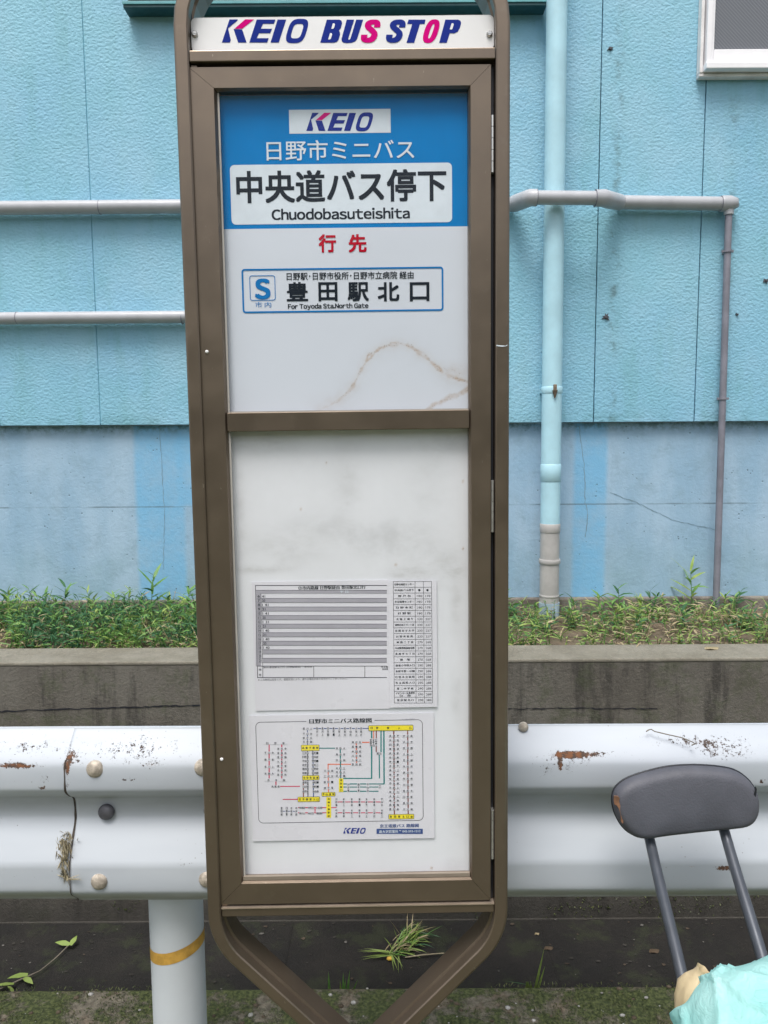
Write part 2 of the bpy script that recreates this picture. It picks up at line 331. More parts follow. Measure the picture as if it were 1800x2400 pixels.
WALL_Y, STUC_Y = 2.80, 2.77
def wx(x, y, Y=2.80): return hy(x, y, Y).x
ZFORM = hy(800, 1092, WALL_Y).z
STRIPS = [(wx(291, 1000), wx(395, 1000), .7, 1.40), (wx(380, 1000), wx(470, 1000), ZFORM+.004, 1.40), (wx(1240, 1000), wx(1311, 1000), .7, 1.40)]
M = dict(
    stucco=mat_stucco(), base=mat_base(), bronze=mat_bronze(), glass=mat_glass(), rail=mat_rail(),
    groove=plain('joint_filler', (.05, .12, .13), .8),
    plinth=mat_conc('old_concrete', (.16, .14, .12), (.24, .22, .19), (.07, .06, .05), .5),
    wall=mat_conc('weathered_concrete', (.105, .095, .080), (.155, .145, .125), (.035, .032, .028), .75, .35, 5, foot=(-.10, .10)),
    ledge=mat_conc('washed_concrete', (.175, .16, .125), (.24, .225, .185), (.10, .09, .07), .25, 0, 8),
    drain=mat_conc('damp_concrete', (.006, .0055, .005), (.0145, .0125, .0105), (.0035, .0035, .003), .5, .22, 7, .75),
    ground=mat_ground(),
    soil=mat_conc('dry_soil', (.10, .075, .05), (.17, .13, .09), (.045, .035, .025), .3, .25, 18, .95),
    aqua=plain('aqua_pipe_paint', (.42, .67, .775), .45, var=.10, scale=6, bump=.1, bscale=60),
    pvc=plain('grey_pvc', (.42, .41, .40), .45, var=.1), pipe=plain('grey_pipe', (.40, .41, .44), .38, var=.06),
    tubeg=plain('thin_grey_tube', (.20, .20, .24), .5, var=.15), paleblue=plain('pale_blue_pvc', (.38, .50, .60), .5),
    steel=plain('dull_steel', (.55, .55, .54), .35, .8), rusty=plain('rusty_steel', (.20, .15, .11), .7, .3, .4, 90),
    boltw=plain('rust_tinted_bolt', (.42, .37, .31), .6, .2, .3, 90, .3), boltd=plain('dark_bolt', (.10, .10, .115), .55, .4, .25, 60),
    white=plain('white_panel', (.80, .80, .81), .35, var=.03), poster=mat_board('poster_white', (.60, .645, .72)), board=mat_board('backing_white', (.73, .75, .79)),
    blue=ink('sky_blue_ink', (.0, .185, .50)), navy=ink('navy_ink', (.018, .035, .25)), pink=ink('magenta_ink', (.62, .004, .20)),
    pale=ink('pale_ink', (.64, .71, .78)), dark=ink('dark_ink', (.016, .022, .032)), red=ink('red_ink', (.45, .006, .025)), midblue=ink('mid_blue_ink', (.012, .17, .46)),
    paper=plain('printed_paper', (.68, .68, .735), .32, var=.03, scale=9), sleeve=plain('clear_sleeve', (.74, .75, .79), .25, var=.03),
    grey=ink('grey_band', (.36, .355, .40)), dgrey=ink('dark_grey_ink', (.06, .06, .075)), yellow=ink('yellow_ink', (.80, .68, .04)),
    teal=ink('teal_ink', (.01, .20, .20)), crim=ink('crimson_ink', (.55, .06, .12)), orange=ink('orange_ink', (.75, .20, .12)), brown=ink('brown_ink', (.22, .07, .06)), slate=ink('slate_blue_ink', (.05, .09, .25)),
    gold=plain('amber_tape', (.52, .30, .06), .4, var=.2, scale=50), post=plain('white_post_paint', (.56, .60, .64), .5, var=.05, scale=5, bump=.06),
    alu=plain('white_aluminium', (.86, .85, .88), .35, var=.03), dteal=plain('dark_teal_paint', (.012, .075, .09), .45), lteal=plain('teal_edge_paint', (.12, .36, .40), .4),
    vinyl=plain('grey_vinyl', (.080, .082, .10), .62, var=.14, scale=10, bump=.25, bscale=300), piping=plain('black_piping', (.012, .014, .02), .5), tubeb=plain('slate_tube', (.066, .074, .09), .38, .3, .12, 20),
    foam=plain('torn_brown_foam', (.20, .10, .055), .8, var=.4, scale=80), dstraw=plain('dry_straw', (.30, .26, .17), .8, var=.3, scale=120),
    leafa=mat_leaf('leaf_green', (.09, .235, .05), (.20, .36, .09)), leafb=mat_leaf('leaf_blue_green', (.032, .11, .045), (.07, .185, .075)),
    leafc=mat_leaf('leaf_yellow_green', (.22, .33, .065), (.33, .43, .13)), leafd=mat_leaf('leaf_dry', (.36, .29, .16), (.50, .42, .27)), leafe=mat_leaf('leaf_brown', (.09, .065, .042), (.15, .11, .075)),
    blackgap=plain('black_gap', (.012, .013, .02), .5), stone=plain('pale_stone', (.45, .43, .40), .8, var=.3, scale=60), twig=plain('grey_twig', (.16, .14, .11), .8, var=.3),
    yfruit=plain('yellow_petal', (.65, .42, .06), .6, var=.3, scale=60),
)
M['joint'] = plain('joint_dirt', (.055, .045, .038), .9, var=.4, scale=90)
def mat_pane():
    t = NT('ribbed_grey_glass'); X = t.xyz()
    d = t.math('SINE', t.math('MULTIPLY', t.math('ADD', X[0], X[2]), 520)); c = t.mix(t.rng(d, -.2, 1), (.13, .14, .16), (.17, .18, .20))
    t.set(c, .3); t.bump(d, .15, .002); return t.m
M['pane'] = mat_pane(); M['hazy'] = mat_glass('hazy_acrylic', .0, .07)
def mat_bag():
    t = NT('turquoise_bag'); c = t.mix(t.rng(t.noise(9, 4), .3, .7), (.38, .76, .74), (.54, .86, .84)); t.set(c, .36)
    tl = t.new('ShaderNodeBsdfTranslucent'); t.ln(c, tl.inputs[0]); mx = t.new('ShaderNodeMixShader'); mx.inputs[0].default_value = .35
    t.ln(t.b.outputs[0], mx.inputs[1]); t.ln(tl.outputs[0], mx.inputs[2]); t.ln(mx.outputs[0], t.out.inputs[0]); t.bump(t.noise(38, 4, .6, t.co((1, 1, 2.2)), 2.0), .45, .006); return t.m
M['bag'] = mat_bag(); M['beige'] = plain('beige_rubber', (.56, .45, .28), .5, var=.12, scale=25, bump=.2, bscale=90)

# ================================================================== SETTING
DRAIN_Z = -.10; KERB_Y = 1.71; RW_Y0, RW_Y1, RW_Z = 2.11, 2.256, .702
mb = MB(); mb.box(-60, 60, -60, KERB_Y, -.3, 0, 0, .012); g = mb.build('ground', M['ground']); tag(g, 'mossy pavement ground in front of the drain', kind='structure')
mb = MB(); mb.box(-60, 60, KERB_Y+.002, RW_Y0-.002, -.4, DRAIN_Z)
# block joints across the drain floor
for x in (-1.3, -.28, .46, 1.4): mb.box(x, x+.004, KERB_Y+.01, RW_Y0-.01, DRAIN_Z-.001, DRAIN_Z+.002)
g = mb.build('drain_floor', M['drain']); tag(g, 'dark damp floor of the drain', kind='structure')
# soil bed
mb = MB(); nx, ny = 160, 26; vs = []; fs = []
for j in range(ny):
    for i in range(nx):
        x = -2.4+4.8*i/(nx-1); y = RW_Y1+.003+(WALL_Y-.005-RW_Y1)*j/(ny-1)
        vs.append((x, y, .682+.018*mnoise.noise((x*7, y*9, 0))+.01*mnoise.noise((x*26, y*26, 3))))
for j in range(ny-1):
    for i in range(nx-1): a = j*nx+i; fs.append((a, a+1, a+nx+1, a+nx))
mb.raw(vs, fs, 0, True); mb.box(-60, 60, RW_Y1+.004, WALL_Y-.006, .2, .655); g = mb.build('soil', M['soil'], fix=False); tag(g, 'planting strip of dry soil', kind='structure')
mb = MB(); mb.box(-400, 400, 3.3, 400, -.6, -.35); g = mb.build('terrain', M['soil']); tag(g, 'plain ground behind the building', kind='structure')

mb = MB()  # unseen bank, added to darken what the glass and frame reflect
nx, ny = 60, 10; vs = []
for j in range(ny):
    for i in range(nx):
        x = -30+60*i/(nx-1); f = j/(ny-1); vs.append((x, -9-8*f+mnoise.noise((x*.3, f*3, 2)), 6.5*f**.6+(1.2*mnoise.noise((x*.25, f*2, 7)) if j else 0)))
mb.raw(vs, [(j*nx+i, j*nx+i+1, (j+1)*nx+i+1, (j+1)*nx+i) for j in range(ny-1) for i in range(nx-1)], 0, True); g = mb.build('reflection_blocker', plain('dark_blocker_green', (.05, .07, .035), .9, var=.5, scale=1.5)); tag(g, 'unseen dark green bank added behind the camera to cut sky reflections', kind='structure')
# retaining wall
mb = MB(); mb.box(-4, 4, RW_Y0, RW_Y1, -.6, RW_Z-.012, 0); mb.box(-4, 4, RW_Y0-.0015, RW_Y1+.001, RW_Z-.0118, RW_Z, 1, .004)
mb.box(-4, 4, RW_Y0-.007, RW_Y0-.001, DRAIN_Z-.02, DRAIN_Z+.0025, 0)
def crack(mb, pts, wd, mi, jit=.0, y=None):
    """thin dark irregular line lying 1 mm proud of an upright face"""
    P = []
    for a, b in zip(pts[:-1], pts[1:]):
        n = max(2, int((Vector(b)-Vector(a)).length/.012))
        for k in range(n): q = Vector(a).lerp(Vector(b), k/n); P.append(q+Vector((random.uniform(-jit, jit), 0, random.uniform(-jit, jit))))
    P.append(Vector(pts[-1]))
    for a, b in zip(P[:-1], P[1:]):
        d = (b-a).normalized(); n = Vector((-d.z, 0, d.x))*wd*random.uniform(.25, .6); mb.face([a-n, b-n, b+n, a+n], mi)
crack(mb, [hy(x, y, RW_Y0-.0015) for x, y in ((-60, 1541), (60, 1534), (260, 1529), (470, 1522), (700, 1530))], .004, 2, .002)
crack(mb, [hy(x, y, RW_Y0-.0015) for x, y in ((1095, 1531), (1250, 1530), (1420, 1531))], .003, 2, .002)
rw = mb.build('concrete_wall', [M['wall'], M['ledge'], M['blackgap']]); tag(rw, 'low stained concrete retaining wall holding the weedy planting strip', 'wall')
# dry leaf on its ledge
# ================================================================== BUILDING
bl = empty('building', (0, WALL_Y, 0), 'sky blue stucco building with pale concrete base behind the bus stop', 'building')
def B(mb, name, mats, par=None): return mb.build(name, mats, par or bl, local=False)
mb = MB(); mb.box(-4, 4, WALL_Y, 3.2, -.4, 1.392)
for pts, wd in (([(1251, 920), (1262, 1000), (1264, 1085), (1270, 1110), (1264, 1160)], .0028), ([(1318, 1065), (1375, 1085), (1450, 1122), (1548, 1145)], .0022), ([(345, 925), (352, 1060), (356, 1110), (352, 1230)], .0018)):
    crack(mb, [hy(x, y, WALL_Y-.001) for x, y in pts], wd, 1, .002)
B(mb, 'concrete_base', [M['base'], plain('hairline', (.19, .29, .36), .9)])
mb = MB(); mb.box(-4, 4, WALL_Y-.03, WALL_Y-.001, .3, .734, 0, .006); B(mb, 'plinth', M['plinth'])
# stucco panels with open joints
seams = [-3.9]; x = -1.150
jl = [wx(204, 620, STUC_Y), wx(1290, 560, STUC_Y), wx(1512, 560, STUC_Y)]
step = (jl[2]-jl[1]); joints = sorted([jl[0]-2*step, jl[0]-step*1.0, jl[0], jl[0]+(jl[1]-jl[0])*.2, jl[0]+(jl[1]-jl[0])*.4, jl[0]+(jl[1]-jl[0])*.6, jl[0]+(jl[1]-jl[0])*.8, jl[1], jl[2], jl[2]+step, jl[2]+2*step])
mb = MB(); ed = [-4]+joints+[4]
for a, b in zip(ed[:-1], ed[1:]):
    hw = .0014 if a < .5 else .0018; hb = .0014 if b < .5 else .0018
    mb.box(a+hw, b-hb, STUC_Y, WALL_Y+.10, 1.394, 4.4, 0, .0015)
mb.box(-3.95, .5, STUC_Y+.0025, STUC_Y+.02, 1.40, 4.38, 2); mb.box(.5, 3.95, STUC_Y+.012, STUC_Y+.02, 1.40, 4.38, 1)
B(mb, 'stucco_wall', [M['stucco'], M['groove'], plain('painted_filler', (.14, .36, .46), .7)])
# rusty fixing holes left on the stucco
for k, (x, y, r) in enumerate(((1318, 105, 8), (1309, 685, 12), (1655, 606, 8), (1593, 679, 5))):
    mb = MB(); c = hy(x, y, STUC_Y-.002); rr = r*.0015*.9
    pts = []
    for q in range(18):
        a = 2*math.pi*q/18; f = rr*(.35+.65*random.random()**2); pts.append((c.x+f*math.cos(a), c.z+f*math.sin(a)))
    mb.sweep(pts, [(0, c.y-.001), (0, c.y+.004), (-.0005, c.y+.004), (-.0005, c.y-.001)], True); mb.poly(pts, c.y-.001)
    mb.tube([(c.x, c.y+.004, c.z), (c.x, c.y-.006, c.z)], rr*.35, 8)
    B(mb, 'fixing_hole', M['boltd'])
# shuttered window: teal sill rail and slats above the sign
x0, x1 = wx(268, 16, STUC_Y-.05), wx(1180, 10, STUC_Y-.05)
zs = hy(700, 18, STUC_Y-.05).z
sh = MB(); sh.box(x0+.01, x1-.01, STUC_Y-.04, STUC_Y-.001, zs+.03, zs+.9, 0)
for k in range(12): sh.box(x0+.015, x1-.015, STUC_Y-.048, STUC_Y-.0405, zs+.04+k*.07, zs+.04+k*.07+.055, 0, .003)
sho = B(sh, 'window_shutter', M['dteal'])
mb = MB(); mb.box(x0, x1, STUC_Y-.06, STUC_Y-.001, zs, zs+.014, 0, .002); B(mb, 'shutter_sill', M['dteal'], sho)
mb = MB(); mb.box(x0-.002, x1+.002, STUC_Y-.064, STUC_Y-.0605, zs+.010, zs+.020, 0, .001); B(mb, 'edge_strip', M['lteal'], sho)
# white aluminium window
FY = STUC_Y-.045; a = hy(1526, 130, FY); zb = hy(1580, 151, FY).z; x0 = a.x; x1 = x0+1.0; zt = zb+.9
fr = MB()
fr.box(x0-.004, x1, FY-.012, STUC_Y-.001, zb, zb+.022, 0, .003)                 # sill
fr.box(x0, x0+.018, FY, STUC_Y-.001, zb+.0225, zt, 0, .002); fr.box(x1-.03, x1, FY, STUC_Y-.001, zb+.0225, zt, 0, .002); fr.box(x0+.0185, x1-.0305, FY, STUC_Y-.001, zt-.03, zt, 0, .002)
fr.box(x0+.0185, x1-.0305, FY+.004, STUC_Y-.001, zb+.0225, zb+.034, 0, .002)
win = B(fr, 'window', M['alu'])
sa = MB(); sx0, sz0 = x0+.0185, zb+.036
sa.box(sx0, sx0+.012, FY+.012, FY+.034, sz0, zt-.032, 0, .002); sa.box(sx0+.0125, x1-.032, FY+.012, FY+.034, sz0, sz0+.038, 0, .002)
B(sa, 'sash', M['alu'], win)
pn = MB(); pn.box(sx0+.0122, x1-.034, FY+.022, FY+.027, sz0+.0382, zt-.032); B(pn, 'pane', M['pane'], win)
tr = MB(); tr.box(x0-.016, x0-.0045, STUC_Y-.03, STUC_Y-.001, zb-.002, zt, 0, .002); tr.box(x0-.016, x1, STUC_Y-.028, STUC_Y-.001, zb-.014, zb-.0025, 0, .002); B(tr, 'sealant_strip', plain('grey_sealant', (.72, .70, .70), .7), win)

# ================================================================== PIPES
def arc_pts(c, r, a0, a1, ax, ay, n=7):
    return [Vector(c)+Vector(ax)*r*math.cos(R(a0+(a1-a0)*k/n))+Vector(ay)*r*math.sin(R(a0+(a1-a0)*k/n)) for k in range(n+1)]
DY = STUC_Y-.065
dp = empty('downpipe', (hy(1187, 1330, DY).x, DY, .69), 'fat aqua painted rain downpipe with a bare grey lower end', 'downpipe')
def D(mb, name, mt, par=None): return mb.build(name, mt, par or dp, local=False)
pt = lambda x, y: hy(x, y, DY)
top = pt(1204, -140); z_ = lambda y: hy(1190, y, DY).z
xa, xb = pt(1203, 0), pt(1186, 1310); lx = lambda z: xa.x+(xb.x-xa.x)*(z-xa.z)/(xb.z-xa.z)
lp = lambda z: Vector((lx(z), DY, z))
mb = MB(); mb.tube([lp(top.z+1), lp(z_(1131))], .0355, 28); D(mb, 'upper_pipe', M['aqua'])
mb = MB(); mb.tube([lp(z_(1002)), lp(z_(1003.5)), lp(z_(1039)), lp(z_(1040))], [.0357, .0372, .0372, .0357], 28); D(mb, 'coupling', M['aqua'])
mb = MB(); mb.tube([lp(z_(1131.5)), lp(z_(1300))], .0352, 28)
D(mb, 'lower_pipe', M['pvc'])
for ya, yb, rr in ((1130.5, 1150, .0372), (1207, 1217, .0392), (1283, 1289, .0368)):
    mb = MB(); mb.tube([lp(z_(ya)), lp(z_(ya+2)), lp(z_(yb-2)), lp(z_(yb))], [rr-.0015, rr, rr, rr-.0015], 28); D(mb, 'collar', M['pvc'])
mb = MB(); mb.tube([lp(z_(1300.5)), lp(z_(1340)), lp(z_(1355))+Vector((-.006, -.008, 0)), lp(z_(1362))+Vector((-.03, -.03, 0)), lp(z_(1368))+Vector((-.055, -.055, 0))], [.0375, .0375, .037, .034, .030], 24); D(mb, 'outlet_elbow', M['paleblue'])
mb = MB(); zc = z_(843)
mb.tube([lp(zc-.012), lp(zc-.009), lp(zc+.009), lp(zc+.012)], [.0365, .0378, .0378, .0365], 28); mb.box(lx(zc)-.03, lx(zc)+.03, DY+.03, STUC_Y+.002, zc-.008, zc+.008)
br = D(mb, 'bracket', M['aqua'])
mb = MB(); c = lp(zc)+Vector((.002, -.041, 0)); mb.box(c.x-.006, c.x+.006, c.y-.004, c.y+.004, c.z-.004, c.z+.018, 0, .002); mb.tube([c+Vector((0, 0, -.002)), c+Vector((0, 0, -.03))], [.010, .002], 10); D(mb, 'wedge', M['rusty'], br)

PY = STUC_Y-.032
pa = empty('conduit_pipe', hy(1340, 440, PY), 'upper grey conduit pipe stepping out over the downpipe', 'pipe')
def P_(mb, name, mt, par=None): return mb.build(name, mt, par or pa, local=False)
y0 = lambda x, y, d=PY: hy(x, y, d)
mb = MB(); mb.tube([y0(-150, 450.5), y0(390, 446), y0(1112, 442)], .0235, 22); P_(mb, 'straight_pipe', M['pipe'])
for x in (216,): mb = MB(); c = y0(x, 448); mb.tube([c+Vector((-.0012, 0, 0)), c+Vector((.0012, 0, 0))], .0243, 22); P_(mb, 'joint_ring', M['tubeg'])
QY = DY-.036-.030
A_ = y0(1108, 441); B_ = hy(1146, 427, QY); C_ = hy(1300, 428, QY); E_ = hy(1330, 437, PY)
mb = MB(); mb.tube([A_, A_.lerp(B_, .15), A_.lerp(B_, .5), A_.lerp(B_, .82), B_, B_+Vector((.02, 0, 0))], [.0265, .0285, .0285, .0285, .028, .0275], 22); P_(mb, 'elbow', M['pipe'])
mb = MB(); mb.tube([B_+Vector((.0205, 0, 0)), C_], .0232, 22); P_(mb, 'bridge_pipe', M['pipe'])
mb = MB(); mb.tube([C_-Vector((.022, 0, 0)), C_+Vector((.005, 0, 0)), C_.lerp(E_, .45)+Vector((.004, 0, 0)), E_+Vector((.014, 0, 0))], [.0275, .0285, .029, .027], 22); P_(mb, 'elbow', M['pipe'])
F_ = hy(1560, 440, PY)
for c_, r_ in ((B_+Vector((.0205, 0, 0)), .0283), (C_-Vector((.0225, 0, 0)), .0283), (E_+Vector((.0145, 0, 0)), .0275), (F_-Vector((.0065, 0, 0)), .0262), (A_.lerp(B_, .82), .0289)):
    mb = MB(); mb.tube([c_-Vector((.0009, 0, 0)), c_+Vector((.0009, 0, 0))], r_, 22); P_(mb, 'joint_ring', M['tubeg'])
mb = MB(); mb.tube([E_+Vector((.0145, 0, 0)), F_], .0235, 22); P_(mb, 'straight_pipe', M['pipe'])
mb = MB(); H_ = hy(1575, 440, PY); mb.tube([F_-Vector((.006, 0, 0)), F_, H_, H_+Vector((.016, 0, -.002)), H_+Vector((.021, .006, -.006)), H_+Vector((.022, .012, -.012))], [.0255, .0272, .0275, .024, .017, .008], 22)
ca = H_+Vector((.0, 0, -.022)); mb.tube([ca+Vector((0, 0, .01)), ca+Vector((0, 0, -.016))], [.0175, .0165], 18); P_(mb, 'end_elbow', M['pipe'])
TY = PY; t0 = ca+Vector((0, 0, -.0162)); t1 = hy(1547, 1300, TY); 
mb = MB(); mb.tube([t0, t1+Vector((0, 0, -.02))], .0122, 14); P_(mb, 'thin_tube', M['tubeg'])
for y in (543, 861):
    f = (hy(1560, y, TY).z-t0.z)/(t1.z-t0.z); c = t0.lerp(t1, f)
    mb = MB(); mb.tube([c+Vector((0, 0, -.004)), c+Vector((0, 0, .004))], .0155, 14); mb.box(c.x-.021, c.x+.021, c.y-.003, c.y+.003, c.z-.004, c.z+.004); mb.box(c.x-.005, c.x+.005, c.y+.003, STUC_Y+.002, c.z-.004, c.z+.004); P_(mb, 'clamp', M['tubeg'])
pb = empty('conduit_pipe', hy(200, 687, PY), 'lower grey conduit pipe running into the left edge of the sign', 'pipe')
mb = MB(); mb.tube([y0(-150, 689), y0(401, 684.5), y0(700, 682)], .0218, 22); mb.build('straight_pipe', M['pipe'], pb, local=False)
for x in (38, 394): mb = MB(); c = y0(x, 687); mb.tube([c+Vector((-.0012, 0, 0)), c+Vector((.0012, 0, 0))], .0226, 22); mb.build('joint_ring', M['tubeg'], pb, local=False)
for k, x in enumerate((-40, 560)): mb = MB(); c = y0(x, 687); mb.box(c.x-.01, c.x+.01, PY+.02, STUC_Y+.001, c.z-.012, c.z+.012); mb.build('clamp', M['pipe'], pb, local=False)

# ================================================================== GUARDRAIL
RY = 1.337; RZT = hy(800, 1566, RY+.055).z
ctrl = [(0, .050), (.006, .046), (.030, .020), (.050, .004), (.066, 0), (.098, 0), (.110, .004), (.124, .018), (.134, .033), (.146, .039), (.172, .040), (.186, .037), (.215, .021), (.245, .006), (.258, .001), (.272, 0), (.305, 0), (.318, .004), (.332, .018), (.343, .030), (.350, .034)]
def smooth_prof(c, n=4):
    o = []
    for i in range(len(c)-1):
        p = [Vector(c[max(0, min(len(c)-1, i+k))]) for k in (-1, 0, 1, 2)]
        for k in range(n):
            t = k/n; o.append(.5*((2*p[1])+(p[2]-p[0])*t+(2*p[0]-5*p[1]+4*p[2]-p[3])*t*t+(3*p[1]-p[0]-3*p[2]+p[3])*t**3))
    return o+[Vector(c[-1])]
PROF = smooth_prof(ctrl)
ZSC = 1.0
zl = hy(300, 1946, RY+.03).z; ZSC = (RZT-zl)/.350
RUST = [(50, 1653, 60, 6, .58), (20, 1652, 40, 7, .35), (100, 1680, 14, 22, .5), (149, 1658, 7, 20, .75), (158, 1640, 22, 20, .4), (152, 1690, 8, 18, .5), (95, 1700, 12, 8, .6), (300, 1625, 140, 34, .45), (300, 1680, 70, 5, .55), (330, 1650, 24, 8, .35),
        (1270, 1629, 95, 7, .50), (1206, 1642, 3, 20, .62), (1235, 1629, 45, 7, .35), (1520, 1608, 160, 16, .5), (1560, 1630, 90, 14, .42), (1640, 1683, 10, 6, .9), (1560, 1868, 28, 6, 1.), (1490, 1866, 14, 4, .7), (1470, 1900, 60, 2, .6), (1640, 1890, 40, 3, .5), (1145, 1568, 20, 4, .8),
        (1200, 1650, 110, 26, .42), (1150, 1678, 60, 5, .35), (60, 1620, 100, 26, .45), (1100, 1884, 90, 3, .4), (30, 1890, 40, 3, .5), (400, 1860, 30, 10, .35)]
def rail_at(x, y): p = hy(x, y, RY+.01); return p.x, (RZT-p.z)/ZSC
rl = [(rail_at(a, b), (abs(rail_at(a+c, b)[0]-rail_at(a, b)[0]), abs(rail_at(a, b+d)[1]-rail_at(a, b)[1])), e) for a, b, c, d, e in RUST]
def beam(x0, x1, off):
    mb = MB(); n = int((x1-x0)/.006); k = len(PROF); xs = np.linspace(x0, x1, n+1)
    vs = []; rust = []; grey_tone = []
    for i, x in enumerate(xs):
        for p in PROF:
            wob = .0012*math.sin(x*7+p.x*20)
            vs.append((x, RY+p.y+off+wob, RZT-p.x*ZSC))
            r = 0
            for (cx, cs), (sx, sz), e in rl: r += e*math.exp(-((x-cx)/sx)**2*1.2-((p.x-cs)/sz)**2*1.2)
            rust.append(min(r, 1.3))
            grey_tone.append(.42*max(0, 1-abs(p.x-.150)/.028)+.8*max(0, (p.x-.325)/.025))  # greyer along the middle valley and towards the bottom edge
    fs = []
    for i in range(n):
        for j in range(k-1): a = i*k+j; fs.append((a, a+1, a+k+1, a+k))
    N = len(vs)
    vs2 = [(x, y+.0032, z) for x, y, z in vs]
    mb.raw(vs+vs2, fs+[tuple(q+N for q in f[::-1]) for f in fs], 0, True)
    rim = [(0*k+j, 0*k+j+1, N+j+1, N+j) for j in range(k-1)]+[(n*k+j, N+n*k+j, N+n*k+j+1, n*k+j+1) for j in range(k-1)]+[(i*k, N+i*k, N+(i+1)*k, (i+1)*k) for i in range(n)]+[(i*k+k-1, (i+1)*k+k-1, N+(i+1)*k+k-1, N+i*k+k-1) for i in range(n)]
    mb.f += rim; mb.mi += [0]*len(rim); mb.sm += [False]*len(rim)
    return mb.build('beam', M['rail'], gr, local=False, attrs={'rust': rust*2, 'grey_tone': grey_tone*2})
px = hy(367, 2100, RY+.06).x
def joint():
    mb = MB(); k = [p for p in PROF if p.x > .045]
    for a, b in zip(k[:-1], k[1:]):
        w0, w1 = [(.0028 if .085 < q.x < .215 else .0014)+.0012*mnoise.noise((q.x*60, 1, 1)) for q in (a, b)]
        mb.face([(XS-w0, RY+a.y-.0012, RZT-a.x*ZSC), (XS-w1, RY+b.y-.0012, RZT-b.x*ZSC), (XS+w1*.45, RY+b.y-.0012, RZT-b.x*ZSC), (XS+w0*.45, RY+a.y-.0012, RZT-a.x*ZSC)])
    mb.build('joint_gap', M['joint'], gr, local=False)
gr = empty('guardrail', (px, RY+.12, 0), 'white corrugated steel guardrail with rust spots behind the bus stop', 'guardrail')
XS = hy(139, 1650, RY).x
beam(XS-2.2, XS+.33, .0042); beam(XS, XS+3.6, 0); joint()
mb = MB(); cy = RY+.054+.0572+.008; mb.tube([(px, cy, -.2), (px, cy, RZT-.12)], .0545, 40); po = mb.build('post', M['post'], gr, local=False)
mb = MB(); zb = hy(384, 2074, RY+.06).z
vs = []; 
for k in range(41):
    a = 2*math.pi*k/40; tilt = .012*math.cos(a)
    for dz in (-.0125, .0125): vs.append((px+.0552*math.cos(a), cy+.0552*math.sin(a), zb+dz+tilt-.0*math.sin(a)))
mb.raw(vs, [(2*k, 2*k+2, 2*k+3, 2*k+1) for k in range(40)], 0, True); mb.build('reflective_band', M['gold'], po, local=False)
mb = MB(); mb.box(px-.035, px+.035, RY+.052, RY+.062, RZT-.30, RZT-.04); mb.build('bracket', M['post'], gr, local=False)
mb = MB(); mb.tube([(px+2.0, cy, -.2), (px+2.0, cy, RZT-.12)], .0572, 32); mb.build('post', M['post'], gr, local=False)
def dome(mb, c, r, h, mi=0):
    pts = []; 
    mb.tube([(c.x, c.y+.004, c.z), (c.x, c.y, c.z), (c.x, c.y-h*.45, c.z), (c.x, c.y-h*.8, c.z), (c.x, c.y-h, c.z)], [r, r, r*.88, r*.6, r*.15], 20, mi)
for x, y, r, dep, mt in ((205, 1662, .0165, .003, 'boltw'), (438, 1659, .0165, .003, 'boltw'), (229, 1755, .0155, .040, 'boltd'), (457, 1752, .0155, .040, 'boltd'), (214, 1905, .0158, .002, 'boltw'), (447, 1900, .0158, .002, 'boltw')):
    mb = MB(); dome(mb, hy(x, y, RY+min(dep, .034)-.002), r, .008); mb.build('bolt', M[mt], gr, local=False)
mb = MB(); c = hy(1131, 1571, RY+.042); dome(mb, c, .0095, .006); mb.build('bolt', M['boltw'], gr, local=False)

# ================================================================== BUS STOP SIGN
sg = empty('bus_stop_sign', SO, 'tall bronze framed bus stop sign with blue and white poster above posted timetables', 'bus stop')
sg.rotation_euler = SR.to_euler()
def G(mb, name, mt, par=None, **k): return mb.build(name, mt, par or sg, **k)
xoL = (S(378, 300)[0]+S(447, 1900)[0])/2; xoR = (S(1104, 200)[0]+S(1093, 1900)[0])/2
xoL = S(412, 1000)[0]; xoR = S(1099, 1000)[0]
W2 = .011; xl, xr = xoL+W2, xoR-W2
zbend = S(455, 1985)[1]-.050; ztop = S(800, 140)[1]
RA = .12
path = []
xc = (xl+xr)/2; hw = xr-xc
def fillet(p, a, b, r, n=8):
    d1 = (Vector(a)-Vector(p)).normalized(); d2 = (Vector(b)-Vector(p)).normalized(); ang = d1.angle(d2); t = r/math.tan(ang/2)
    s = Vector(p)+d1*t; e = Vector(p)+d2*t; c = Vector(p)+(d1+d2).normalized()*(r/math.sin(ang/2)); o = []
    a0 = (s-c); a1 = (e-c); tot = a0.angle(a1); sgn = 1 if a0.x*a1.y-a0.y*a1.x > 0 else -1
    for k in range(n+1): q = a0.copy(); q.rotate(Matrix.Rotation(sgn*tot*k/n, 2)); o.append(c+q)
    return o
zv = zbend-hw*.97; zA = S(700, 62)[1]+.125
bl_ = (xl, zbend+.012); br_ = (xr, zbend+.012); bot = (xc, zv); tl_ = (xl, zA); tr_ = (xr, zA)
path = [Vector((xc-.002, zv+.002))]+fillet(bl_, bot, tl_, .12)+fillet(tl_, bl_, tr_, RA)+fillet(tr_, tl_, br_, RA)+fillet(br_, tr_, bot, .12)+[Vector((xc+.002, zv+.002))]
